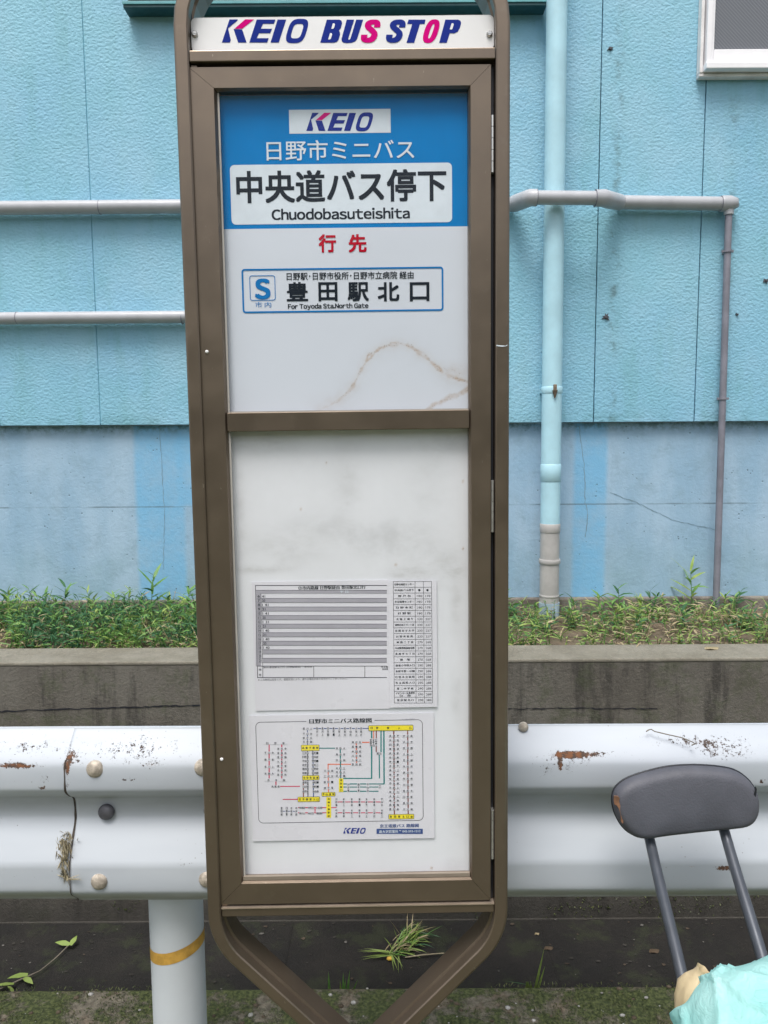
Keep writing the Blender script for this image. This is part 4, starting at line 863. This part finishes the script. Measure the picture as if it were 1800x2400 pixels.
for X0, Y0, X1, Y1, txt in ((486, 286, 622, 328, '高幡不動駅'), (495, 523, 622, 555, '市役所前通'), (460, 690, 627, 724, '百草園駅入口'), (645, 654, 747, 681, '平山城駅'), (1010, 133, 1353, 172, '日野 駅 入 口'), (1166, 825, 1359, 858, '豊田駅北口前')):
    ring(mb, f4(X0-3, 0)[0] if 0 else f4(X0-3, (Y0+Y1)/2)[0], f4(X1+3, (Y0+Y1)/2)[0], f4((X0+X1)/2, Y1+3)[1], f4((X0+X1)/2, Y0-3)[1], .0015, .0008, y2, 3); rectf(mb, f4, X0, Y0, X1, Y1, y2, 4)
    n = len(txt)
    for k, ch in enumerate(txt):
        if ch != ' ': c = X0+(X1-X0)*(k+.5)/n; tz(mb, ch, Zm, c-8, (Y0+Y1)/2-9, c+8, (Y0+Y1)/2+9, y3, td3, 1, .02)
for X0, Y0, X1, Y1, txt in ((777, 545, 812, 650, '豊田南口'), (680, 690, 717, 850, '高幡不動駅前')):
    rectf(mb, f4, X0, Y0, X1, Y1, y2, 4)
    for k, ch in enumerate(txt): c = Y0+(Y1-Y0)*(k+.5)/len(txt); tz(mb, ch, Zm, (X0+X1)/2-8, c-8, (X0+X1)/2+8, c+8, y3, td3, 1, .02)
sx = (990-810)/(1240-58); sy = (975-928)/(410-80); keio(mb, lambda X, Y: f4(810+(X-58)*sx, 928+(Y-80)*sy), y2, 10, 10)
tz(mb, '京王電鉄バス 路線図', Zm, 1095, 897, 1398, 928, y2, td3, 9, .025)
rectf(mb, f4, 1070, 936, 1430, 976, y2, 12 if 0 else 9); tz(mb, '南大沢営業所 ℡ 042-593-1212', Zm, 1090, 944, 1412, 968, y3, td3, 11, .012)
place(mb, 'route_map_sheet', 'route map sheet with yellow blocks and coloured lines, posted lowest in the sign', 'route map', PM)

# ================================================================== CHAIR WITH A BAG
def resample(pts, n):
    P = [Vector(p) for p in pts]; d = [0]
    for a, b in zip(P[:-1], P[1:]): d.append(d[-1]+(b-a).length)
    o = []
    for k in range(n):
        t = d[-1]*k/(n-1); i = max(j for j in range(len(d)) if d[j] <= t+1e-9); i = min(i, len(P)-2)
        o.append(P[i].lerp(P[i+1], (t-d[i])/max(1e-9, d[i+1]-d[i])))
    return o
c8 = lambda X, Y: ((1400+X/3.455)/KP, (1760+Y/3.455)/KP)
CY = 1.235
out8 = [(120, 400), (128, 335), (160, 290), (230, 240), (320, 205), (420, 178), (520, 154), (620, 138), (740, 131), (830, 131), (960, 138), (1080, 154), (1150, 178), (1215, 225), (1270, 285), (1297, 350), (1298, 430), (1285, 500), (1245, 560), (1190, 590), (1060, 606), (880, 621), (700, 640), (520, 660), (400, 680), (330, 684), (260, 662), (200, 610), (150, 530), (127, 460)]
pl = [hy(*c8(*p), CY) for p in out8]; pl = resample(pl+[pl[0]], 97)[:-1]
for _ in range(2): pl = [(pl[i-1]+pl[i]*2+pl[(i+1) % 96])/4 for i in range(96)]
cen = sum(pl, Vector())/len(pl)
chx = cen.x
ch = empty('chair', (chx, 1.02, 0), 'slate grey chair with torn vinyl backrest in front of the guardrail', 'chair')
def cushion(front, back, name, mt, lvl):
    mb = MB(); vs = []; n = len(pl)
    for (s_, y) in lvl: vs += [Vector((cen.x+(p.x-cen.x)*s_[0], y+.10*(p.z-cen.z)*s_[1], cen.z+(p.z-cen.z)*s_[1])) for p in pl]
    fs = [(a*n+i, a*n+(i+1) % n, (a+1)*n+(i+1) % n, (a+1)*n+i) for a in range(len(lvl)-1) for i in range(n)]
    mb.raw(vs, fs, 0, True); mb.face(vs[-n:], 0, True); mb.face(vs[:n][::-1]); return mb.build(name, mt, ch, local=False)
q = lambda d, hx=.125, hz=.055: (1-d/hx, 1-d/hz)
lv = [(q(.008), CY+.014), (q(.001), CY+.008), (q(0), CY+.001), (q(.001), CY-.007), (q(.0035), CY-.013), (q(.007), CY-.0168), (q(.011), CY-.0190)]
for k in range(1, 13): f = 1-k/12.2; lv.append(((lv[6][0][0]*f, lv[6][0][1]*f), CY-.0190-.0042*(1-f**2.6)))
cush = cushion(0, 0, 'backrest', M['vinyl'], lv)
mb = MB(); rim = [Vector((p.x, CY+.003+.10*(p.z-cen.z), p.z)) for p in pl]; mb.tube(rim+rim[:2], .0019, 8, cap=False); mb.build('piping', M['piping'], cush, local=False)
mb = MB(); vs = []
tear = [(140, 372), (172, 372), (182, 385), (176, 410), (186, 440), (206, 480), (214, 530), (207, 590), (193, 575), (190, 520), (176, 470), (160, 445), (143, 440), (138, 405)]
tp = [hy(*c8(*p), CY-.018) for p in tear]
for p in tp: p.y = CY-.0125-.10*0-.18*(p.x-tp[0].x)
bm = bmesh.new(); f = bm.faces.new([bm.verts.new(p) for p in tp]); bm.normal_update(); e = bmesh.ops.extrude_face_region(bm, geom=[f]); [setattr(v, 'co', v.co+Vector((0, -.003, 0))) for v in e['geom'] if isinstance(v, bmesh.types.BMVert)]
bmesh.ops.triangulate(bm, faces=bm.faces[:]); mb.bm(bm); mb.build('tear', M['foam'], cush, local=False)
mb = MB(); tp = [hy(*c8(*p), CY-.0165) for p in ((1268, 292), (1282, 288), (1292, 310), (1290, 340), (1282, 375), (1290, 400), (1276, 392), (1266, 350), (1276, 325))]
bm = bmesh.new(); bm.faces.new([bm.verts.new(p) for p in tp]); bm.normal_update(); bmesh.ops.triangulate(bm, faces=bm.faces[:]); mb.bm(bm); mb.build('tear', M['piping'], cush, local=False)
def ctube(pts): mb = MB(); mb.tube(resample(pts, 14), [.0088+.0006*k/13 for k in range(14)], 18); mb.build('back_tube', M['tubeb'], ch, local=False)
YB = 1.03
la, lb = hy(*c8(418, 690), CY+.012), hy(*c8(690, 1840), YB); ra, rb = hy(*c8(1018, 612), CY+.012), hy(*c8(1345, 1700), YB+.03)
def bend(a, b): m_ = a.lerp(b, .5)+Vector((0, .012, .008)); return [a+Vector((-.004, .006, .03)), a, a.lerp(m_, .5)+Vector((0, .004, .003)), m_, m_.lerp(b, .5)+Vector((0, .002, .003)), b]
ctube(bend(la, lb)+[Vector((lb.x-.01, lb.y-.05, .50)), Vector((lb.x-.015, lb.y-.14, .455))]); ctube(bend(ra, rb)+[Vector((rb.x-.01, rb.y-.08, .50)), Vector((rb.x-.015, rb.y-.17, .455))])
sxm = (lb.x+rb.x)/2
mb = MB(); mb.box(sxm-.15, sxm+.20, .60, .93, .462, .50, 0, .014); mb.build('seat', M['vinyl'], ch, local=False)
for xx in (sxm-.12, sxm+.17):
    for yy in (.64, .89): mb = MB(); mb.tube([(xx, yy, .461), (xx, yy+(.03 if yy > .8 else -.03), .001)], .010, 14); mb.build('leg', M['tubeb'], ch, local=False)
# bag: crumpled turquoise plastic sitting on the seat
def crumple(name, c, rad, mt, seed, amp, sub=5, sharp=1.6, squash=.0):
    bm = bmesh.new(); bmesh.ops.create_icosphere(bm, subdivisions=sub, radius=1)
    for v in bm.verts:
        d = v.co.normalized(); p = Vector((d.x*1.3+seed, d.y*1.3, d.z*1.9))
        h = 0; a = 1
        for o in range(4): h += a*(1-abs(mnoise.noise(p*(sharp*2**o)))*2.2); a *= .45
        k = 1+amp*(h-.9)
        q = Vector((math.copysign(abs(d.x)**.8, d.x), math.copysign(abs(d.y)**.8, d.y), math.copysign(abs(d.z)**.75, d.z)))*k
        v.co = Vector((c[0]+q.x*rad[0], c[1]+q.y*rad[1], c[2]+q.z*rad[2]))
        if v.co.z < .502: v.co.z = .502
    mb = MB(); mb.bm(bm, 0, True); return mb
bx0 = hy(1458, 2190, .88).x; ztop = hy(1605, 2080, .87).z
bm = bmesh.new(); bmesh.ops.create_icosphere(bm, subdivisions=6, radius=1); bc = Vector((bx0+.158, .84, .555)); br = Vector((.165, .095, ztop-.555))
folds = [(Vector((random.uniform(-1, 1), random.uniform(-.4, .4), random.uniform(-1, 1))).normalized(), random.uniform(-.5, .6), random.uniform(.03, .07)) for _ in range(16)]
for v in bm.verts:
    d = v.co.normalized()
    q_ = Vector((math.copysign(abs(d.x)**.75, d.x), math.copysign(abs(d.y)**.8, d.y), math.copysign(abs(d.z)**.62, d.z)))
    k = 1+.05*mnoise.noise(d*1.7+Vector((3, 0, 0)))
    for nrm, off, wd in folds:                       # long soft creases, sharp on one side
        t = d.dot(nrm)-off+.12*mnoise.noise(d*2.2); k += .045*math.exp(-max(t, 0)/wd)*(1 if t > 0 else math.exp(t/.012))
    k += .006*mnoise.noise(d*7)
    P_ = Vector((bc.x+q_.x*br.x*k, bc.y+q_.y*br.y*k, bc.z+q_.z*br.z*k))
    u = (P_.z-.5)/(ztop-.5); P_.x += .016*max(0, u)**1.6*max(0, .5-q_.x)   # leans away from the left towards its top
    P_.z = max(P_.z, .502); v.co = P_
mb = MB(); mb.bm(bm, 0, True); o = mb.build('plastic_bag', M['bag'], fix=False); tag(o, 'crumpled turquoise plastic bag lying on the chair seat', 'bag')
# beige rubbery scrap: a creased open tube end standing on a folded body, tucked behind the bag
GY = .955
def ring_loft(mb, cs, seg=28):
    vs = []; n = len(cs)
    for (c, rx, ry, ph, amp, tl) in cs:
        for j in range(seg):
            a = 2*math.pi*j/seg; w_ = 1+amp*math.sin(3*a+ph)+amp*.7*math.sin(7*a+ph*2.3); vs.append(Vector((c.x+rx*w_*math.cos(a), c.y+ry*w_*math.sin(a), c.z+tl*math.cos(a)+.004*amp*math.sin(5*a+ph))))
    mb.raw(vs, [(k*seg+j, k*seg+(j+1) % seg, (k+1)*seg+(j+1) % seg, (k+1)*seg+j) for k in range(n-1) for j in range(seg)], 0, True)
mb = MB(); P_ = [hy(x, y, GY) for x, y in ((1494, 2195), (1495, 2165), (1498, 2140), (1504, 2124), (1512, 2111), (1518, 2103), (1523, 2096))]
ring_loft(mb, [(P_[0], .019, .03, .2, .06, 0), (P_[1], .019, .028, .6, .10, -.002), (P_[2], .0165, .024, 1.0, .14, -.005), (P_[3], .0125, .017, 1.5, .12, -.008), (P_[4], .0085, .011, 2.0, .10, -.007), (P_[5], .0088, .010, 2.4, .08, -.006), (P_[6], .0105, .011, 2.6, .10, -.007)])
o = mb.build('rubber_glove', M['beige'], fix=False); tag(o, 'crumpled beige rubber scrap tucked beside the turquoise bag', 'rubber scrap')

# ================================================================== PLANTS
LM = [M['leafa'], M['leafb'], M['leafc'], M['leafd'], M['leafe']]
def blade(mb, p, d, ln, wd, droop, mi, seg=3, fold=.0, side=None):
    d = Vector(d).normalized(); side_ = side; side = d.cross(Vector((0, 0, 1)))
    side = side.normalized() if side.length > .05 else Vector((1, 0, 0)); side.rotate(Matrix.Rotation(random.uniform(-.7, .7), 3, d))
    if side_ is not None: side = (Vector(side_)-d*d.dot(Vector(side_))).normalized()
    P = Vector(p); vs = []; st = ln/seg; dd = d.copy()
    for k in range(seg+1):
        f = k/seg; w_ = wd*.5*(.55+1.2*f if f < .35 else max(.03, 1-((f-.35)/.65)**1.6))
        vs += [P-side*w_, P+side*w_]; dd = (dd+Vector((0, 0, -droop/seg))).normalized(); P = P+dd*st
    mb.raw(vs, [(2*k, 2*k+1, 2*k+3, 2*k+2) for k in range(seg)], mi, True)
def sprig(mb, p, h, nl, ll, lw, mis, lean=.25, up=.6):
    az = random.uniform(0, 6.28); tip = Vector(p)+Vector((math.cos(az)*lean*h, math.sin(az)*lean*h*.6, h)); P = Vector(p)
    mb.tube([P, P.lerp(tip, .5)+Vector((0, 0, h*.05)), tip], [.0016, .0013, .0006], 5, mis[0], False)
    a = random.uniform(0, 6.28)
    for k in range(nl):
        f = .12+.88*k/max(1, nl-1); a += 2.4; u = up*(.3+1.1*f)
        blade(mb, P.lerp(tip, f), (math.cos(a), math.sin(a), u), ll*random.uniform(.7, 1.15)*(1-.25*f), lw*random.uniform(.8, 1.2), random.uniform(.2, .9), random.choice(mis))
SZ = .690
gcv = MB(); rs = random.Random(11)
def dens(x):   # patchy: thick on the left, open soil on the right
    return .95 if x < -.55 else (.30 if x < .55 else .36)+.25*mnoise.noise((x*3, 1, 1))
n = 0
while n < 1450:
    x = rs.uniform(-1.75, 1.75); y = rs.uniform(RW_Y1+.015, 2.74)
    if rs.random() > dens(x)*(.65+.7*mnoise.noise((x*5, y*5, 4))) : continue
    n += 1; lf = x < -.5
    near = (y-RW_Y1) < .12
    h = rs.uniform(.025, .08)*(1.2 if lf else .9)*(1+.5*max(0, mnoise.noise((x*4, y*4, 9))))
    pz = mnoise.noise((x*2.6, y*3, 17))
    mis = ([1, 1, 1, 0] if pz > .08 else [0, 0, 2, 1] if pz > -.22 else [2, 2, 0, 3]) if lf else ([0, 1, 1, 2] if pz > .1 else [0, 2, 2, 3])
    if rs.random() < (.10 if lf else .22): mis = [3, 3, 4]
    random.seed(n); sprig(gcv, (x, y, SZ-.005), h, rs.randint(5, 9), rs.uniform(.026, .055), rs.uniform(.0035, .0075), mis, .45, .5)
for k in range(150):   # taller shoots at the back, narrow leaves
    x = rs.uniform(-1.7, 1.7); y = rs.uniform(2.45, 2.745); random.seed(k+70)
    if x > -.5 and rs.random() < .45: continue
    sprig(gcv, (x, y, SZ-.004), rs.uniform(.06, .115)*(1 if x < -.5 else .85), rs.randint(8, 13), rs.uniform(.04, .065), rs.uniform(.006, .009), rs.choice([[0, 1, 0], [1, 1, 0], [0, 2], [2, 2, 0]]), .3, .8)
for k in range(120):   # long arching grass
    x = rs.uniform(-1.7, 1.7); y = rs.uniform(2.3, 2.72); random.seed(k+700)
    for q in range(4): a = random.uniform(0, 6.28); blade(gcv, (x, y, SZ-.004), (math.cos(a)*.6, math.sin(a)*.6, 1), random.uniform(.05, .12), .004, random.uniform(.6, 1.6), random.choice([0, 2, 3]), 5)
for k in range(1700):  # litter: straw and brown leaves
    x = rs.uniform(-1.75, 1.75); y = rs.uniform(RW_Y1+.004, 2.7); a = rs.uniform(0, 6.28); random.seed(k+9000)
    blade(gcv, (x, y, SZ+rs.uniform(.002, .02)), (math.cos(a), math.sin(a), rs.uniform(-.1, .35)), rs.uniform(.015, .06), rs.uniform(.002, .006), .5, rs.choice([3, 3, 4, 3, 2]))
for k in range(260):  # fringe hanging over the ledge edge
    x = rs.uniform(-1.5, 1.5); random.seed(k+400)
    if rs.random() < .8: sprig(gcv, (x, RW_Y1+.012+rs.uniform(0, .02), SZ+.004), rs.uniform(.012, .035), 5, rs.uniform(.014, .03), .005, rs.choice([[0, 1, 2], [2, 3], [0, 2], [3, 4]]), .4, .4)
o = gcv.build('weeds', LM, fix=False); tag(o, 'low weeds and dry litter covering the planting strip', 'weeds', kind='stuff')
def weed(x, ybase, ytop, Y, label, nl, ll, lw, mis, up=.8, lean=.12):
    b = hy(x, ybase, Y); t = hy(x, ytop, Y); random.seed(int(x)+5); mb = MB(); p = Vector((0, 0, 0)); h = t.z-SZ
    sprig(mb, p, h*1.0, nl, ll*1.35, lw*1.2, mis, lean, up); o = mb.build('weed_plant', LM, None, fix=False); o.location = (b.x, Y, SZ-.004); tag(o, label, 'weed', 'tall weeds in the planting strip')
for a in ((325, 1330, 1240, 2.70, 'tall weed with spread narrow leaves against the bright blue stripe left of the sign', 13, .075, .011, [0, 0, 1], .9),
          (1495, 1330, 1232, 2.72, 'tallest lily-like weed beside the thin vertical tube', 14, .085, .010, [0, 2, 0], .9),
          (140, 1340, 1265, 2.66, 'blue green weed shoot farthest from the sign on the leafy side', 12, .06, .009, [1, 1, 0], .9),
          (95, 1335, 1285, 2.70, 'short dark weed at the foot of the pale wall, outermost of the leafy side', 10, .05, .008, [1, 0], .9),
          (15, 1345, 1275, 2.68, 'weed shoot cut by the edge of the photo', 11, .055, .009, [0, 1], .9),
          (405, 1345, 1275, 2.66, 'bushy weed close against the left post of the sign', 16, .06, .010, [0, 2], .7),
          (1338, 1340, 1270, 2.72, 'upright pointed weed midway between downpipe and thin tube', 10, .055, .009, [0, 1], .9),
          (1290, 1345, 1285, 2.70, 'sprawling weed just right of the downpipe', 12, .055, .010, [0, 2], .6),
          (1405, 1345, 1275, 2.70, 'thin leaning weed before the plinth left of the tallest weed', 7, .05, .007, [1, 0], .9),
          (1585, 1345, 1285, 2.72, 'low spreading weed just right of the thin tube', 11, .05, .009, [0, 1], .6),
          (268, 1345, 1285, 2.68, 'small weed below the pale wall left of the bright stripe', 9, .045, .008, [0, 1], .8),
          (1112, 1350, 1305, 2.62, 'small weed just right of the sign near the downpipe outlet', 10, .045, .009, [0, 1], .7)): weed(*a)
# torn grass clump lying in the drain
gp = hz(855, 2070, DRAIN_Z); mb = MB(); random.seed(5)
for k in range(190):
    a = random.gauss(.6, .55); t_ = random.uniform(0, 1)
    blade(mb, (random.gauss(.0, .014)+.055*t_, random.uniform(-.015, .02)+.085*t_, .006+.02*random.random()), (math.cos(a)*random.uniform(.3, 1), random.uniform(-.1, 1), random.uniform(-.05, .4)), random.uniform(.025, .075), random.uniform(.0025, .0045), random.uniform(.2, 1.2), random.choice([0, 0, 2, 2, 2, 1, 3, 3]), 4)
for k in range(14): blade(mb, (random.gauss(-.01, .01), random.uniform(-.01, .01), .012), (-1, random.uniform(-.3, .3), .1), random.uniform(.06, .1), .0022, .2, 2, 3)
for k in range(6): blade(mb, (random.gauss(0, .01), 0, .012), (random.uniform(-.2, .8), -1, .1), random.uniform(.03, .07), .0025, .3, 2, 3)
mb.raw(*(lambda b: ([v.co.copy() for v in b.verts], [[v.index for v in f.verts] for f in b.faces]))(bmesh_ico(.009, (.0, -.01, .011))) , 5) if 'bmesh_ico' in globals() else None
o = mb.build('grass_clump', LM+[M['yfruit']], None, fix=False); o.location = gp; tag(o, 'torn clump of fresh green grass lying on the drain floor under the sign', 'grass clump')
mb = MB(); p = hz(875, 2068, DRAIN_Z+.006); mb.tube([(0, 0, 0), (.05, .004, .004), (.11, .012, .003)], [.0016, .0022, .0012], 6); o = mb.build('dry_stalk', M['dstraw']); o.location = p; tag(o, 'pale dry stalk lying in the drain beside the grass clump', 'stalk')
bm = bmesh.new(); bmesh.ops.create_icosphere(bm, subdivisions=2, radius=.007)
for v in bm.verts: v.co = Vector((v.co.x*1.6, v.co.y, v.co.z*.8))+Vector((mnoise.noise(v.co*200), mnoise.noise(v.co*220), 0))*.003
mb = MB(); mb.bm(bm, 0, True); o = mb.build('fallen_petal', M['yfruit']); o.location = hz(843, 2070, DRAIN_Z+.006); tag(o, 'small yellow wilted blossom at the foot of the grass clump', 'blossom')
# sprouts at the kerb edge
for x, y, ht, n, lb in ((740, 2128, 2085, 5, 'low green sprout growing from the drain edge under the sign'), (1143, 2120, 2035, 4, 'tall single bladed sprout at the drain edge between sign and chair'), (713, 2124, 2092, 1, 'tiny single blade left of the low sprout under the sign')):
    p = hz(x, y, DRAIN_Z+.0); p = Vector((p.x, min(p.y, KERB_Y+.045), 0)) if False else hz(x, y, -.02); mb = MB(); random.seed(x)
    tz_ = hy(x, ht, p.y).z-p.z
    for k in range(n):
        a = random.uniform(-1, 1); L = (tz_*1.0 if k == 0 else tz_*random.uniform(.35, .7)); blade(mb, (random.gauss(0, .003), 0, -.07), (a*.35+.05, random.uniform(-.1, .2), 1), L+.07, .009, .06, random.choice([0, 2]), 4, side=(1, .3, 0))
    if x == 1143:
        blade(mb, (0, 0, .0), (-1, .2, .15), .06, .004, .2, 1, 4)
        for k in range(5): blade(mb, (random.gauss(0, .004), 0, -.02), (random.uniform(-.6, .6), -.2, 1), .04, .007, .3, 2, 3, side=(1, .2, 0))
    o = mb.build('sprout', LM, None, fix=False); o.location = (p.x, max(p.y, KERB_Y+.012), -.03); tag(o, lb, 'sprout', 'sprouts along the drain edge')
# fallen twig with a few leaves at the far left of the drain
pts = [hz(x, y, DRAIN_Z+.012) for x, y in ((-30, 2150), (40, 2118), (85, 2098), (120, 2070), (150, 2040))]
mb = MB(); mb.tube(resample(pts, 12), [.0022]*6+[.0016]*6, 6); tw = mb.build('twig', M['twig']); tag(tw, 'fallen twig with green leaves lying across the drain', 'twig')
random.seed(3)
for x, y, dx, dy, L in ((150, 2040, -.9, .15, .045), (152, 2042, .1, .6, .035), (60, 2105, -.8, -.3, .05), (52, 2112, .7, -.5, .045), (30, 2125, -.9, -.2, .055), (20, 2130, .5, -.6, .04)):
    mb = MB(); p = hz(x, y, DRAIN_Z+.016); blade(mb, p, (dx, dy, .25), L, .016, .4, 2, 5); mb.build('leaf', LM, tw, fix=False)
# pale fallen leaves flat in the drain and on the ledge
for x, y, z, s_, mi, lb in ((1413, 2054, DRAIN_Z, .030, 4, 'brown fallen leaf on the drain floor behind the chair'), (1185, 2048, DRAIN_Z, .026, 4, 'faint brown leaf on the drain floor just right of the sign'), (1537, 1400, RW_Z, .045, 3, 'long flat dry leaf on the wall ledge above the chair'), (1160, 2017, DRAIN_Z, .014, 3, 'tiny pale leaf at the back of the drain near the sign')):
    p = hz(x, y, z+.003); mb = MB(); random.seed(x); pts = [(s_*.5*math.cos(R(a)), s_*.28*math.sin(R(a)), .002*math.cos(R(3*a))) for a in range(0, 360, 24)]; mb.face(pts, mi); mb.face([(a, b, c-.0008) for a, b, c in pts][::-1], mi)
    o = mb.build('fallen_leaf', LM, None, fix=False); o.location = p; o.rotation_euler = (0, 0, .2); tag(o, lb, 'leaf', 'dry fallen leaves')
# dry clump caught on the rail joint
mb = MB(); random.seed(8); c0 = hy(150, 1815, RY+.03)
for k in range(420):
    f = random.random(); zz = c0.z-.085*f*1.0+.02; w_ = .0075*(1-abs(f-.35)*1.1); x = c0.x+random.gauss(0, w_); y = RY+.004+random.uniform(-.004, .028)*(1-f*.6)
    blade(mb, (x, y, zz), (random.gauss(0, .4), random.uniform(-.4, .1), random.choice([-1, -1, .6])), random.uniform(.006, .024), random.uniform(.0012, .0032), .3, 0, 2)
for k in range(5): blade(mb, (c0.x+.004, RY-.002, c0.z-.062), (random.uniform(.4, 1), -.1, random.uniform(.1, .5)), .035, .0018, .3, 0, 4)
o = mb.build('dry_clump', M['dstraw'], None, fix=False); tag(o, 'dry straw clump caught on the joint of the guardrail', 'straw clump')
mb = MB()
P = [hy(x, y, RY+.0365-.0) for x, y in ((1394, 1577), (1404, 1572), (1415, 1577))]
pts = [(1396, 1580, .028), (1405, 1574, .034), (1414, 1580, .028), (1440, 1586, .022), (1475, 1594, .014), (1503, 1606, .005), (1494, 1610, .002)]
mb.tube(resample([hy(x, y, RY+d-.004) for x, y, d in pts], 16), .0011, 6); o = mb.build('dry_tendril', M['twig']); tag(o, 'thin grey tendril lying on the top of the guardrail above the chair', 'tendril')
# pebbles and moss on the ground
mb = MB(); rs = random.Random(4)
for k in range(500):
    x = rs.uniform(-1.3, 1.3); y = rs.uniform(1.30, KERB_Y-.004); r = rs.choice([.002, .002, .003, .003, .0045, .006]); bm = bmesh.new(); bmesh.ops.create_icosphere(bm, subdivisions=1, radius=r)
    for v in bm.verts: v.co = Vector((v.co.x*1.2+x, v.co.y+y, v.co.z*.6+r*.2))+Vector((rs.uniform(-.2, .2), rs.uniform(-.2, .2), 0))*r
    mb.bm(bm, 0 if rs.random() < .35 else 1, True)
o = mb.build('gravel', [M['stone'], M['soil']], None, fix=False); tag(o, 'small pebbles scattered on the mossy ground', 'gravel', kind='stuff')
mb = MB(); LM2 = [mat_leaf('moss_a', (.035, .05, .012), (.06, .08, .02)), mat_leaf('moss_b', (.09, .11, .03), (.14, .16, .05))]; k = 0
while k < 13000:
    x = rs.uniform(-1.3, 1.3); y = rs.uniform(1.3, KERB_Y+.006)
    if mnoise.noise((x*6.5, y*6.5, .5))+.5*mnoise.noise((x*22, y*22, 2)) < -.05+(.2 if abs(x+.12) < .38 else -.12): continue
    k += 1; a = rs.uniform(0, 6.28); random.seed(k); blade(mb, (x, y, -.001), (math.cos(a), math.sin(a), rs.uniform(.6, 2)), rs.uniform(.004, .010), .0025, .3, 0 if rs.random() < .7 else 1, 2)
o = mb.build('moss', LM2, None, fix=False); tag(o, 'dark green moss on the ground along the drain edge', 'moss', kind='stuff')
# mossy crumbs along the foot of the retaining wall
mb = MB()
for k in range(1500):
    x = rs.uniform(-1.6, 1.6); z = DRAIN_Z+rs.betavariate(1.5, 2.5)*.12
    if mnoise.noise((x*5, z*10, 9)) < (-.1 if x > .25 else .25): continue
    a = rs.uniform(0, 6.28); random.seed(k); blade(mb, (x, RW_Y0+.001, z), (math.cos(a), -1, math.sin(a)*.8), rs.uniform(.004, .009), .004, .3, 0 if rs.random() < .8 else 1, 2)
o = mb.build('wall_moss', LM2, None, fix=False); tag(o, 'moss specks on the foot of the retaining wall', 'moss', kind='stuff')

mb = MB(); rs = random.Random(21)
for k in range(420):
    x = rs.uniform(-1.5, 1.5); y = KERB_Y+.01+(RW_Y0-KERB_Y-.02)*(rs.random()**.6 if rs.random() < .5 else rs.random()); a = rs.uniform(0, 6.28); r = rs.choice([.0015, .002, .003, .003, .005, .008]); q = []
    for e in range(5): b = a+2*math.pi*e/5; q.append((x+r*math.cos(b)*rs.uniform(.4, 1.2), y+r*.7*math.sin(b)*rs.uniform(.4, 1.2), DRAIN_Z+.0025+rs.uniform(0, .002)))
    mb.face(q, rs.choice([0, 0, 1, 2, 2, 2]))
o = mb.build('litter', [plain('dark_leaf_crumb', (.055, .042, .03), .9, var=.4), plain('dull_grit', (.13, .125, .115), .9, var=.4), plain('wet_grit', (.03, .028, .024), .8, var=.4)], None, fix=False); tag(o, 'grit and leaf crumbs strewn on the drain floor', 'litter', kind='stuff')
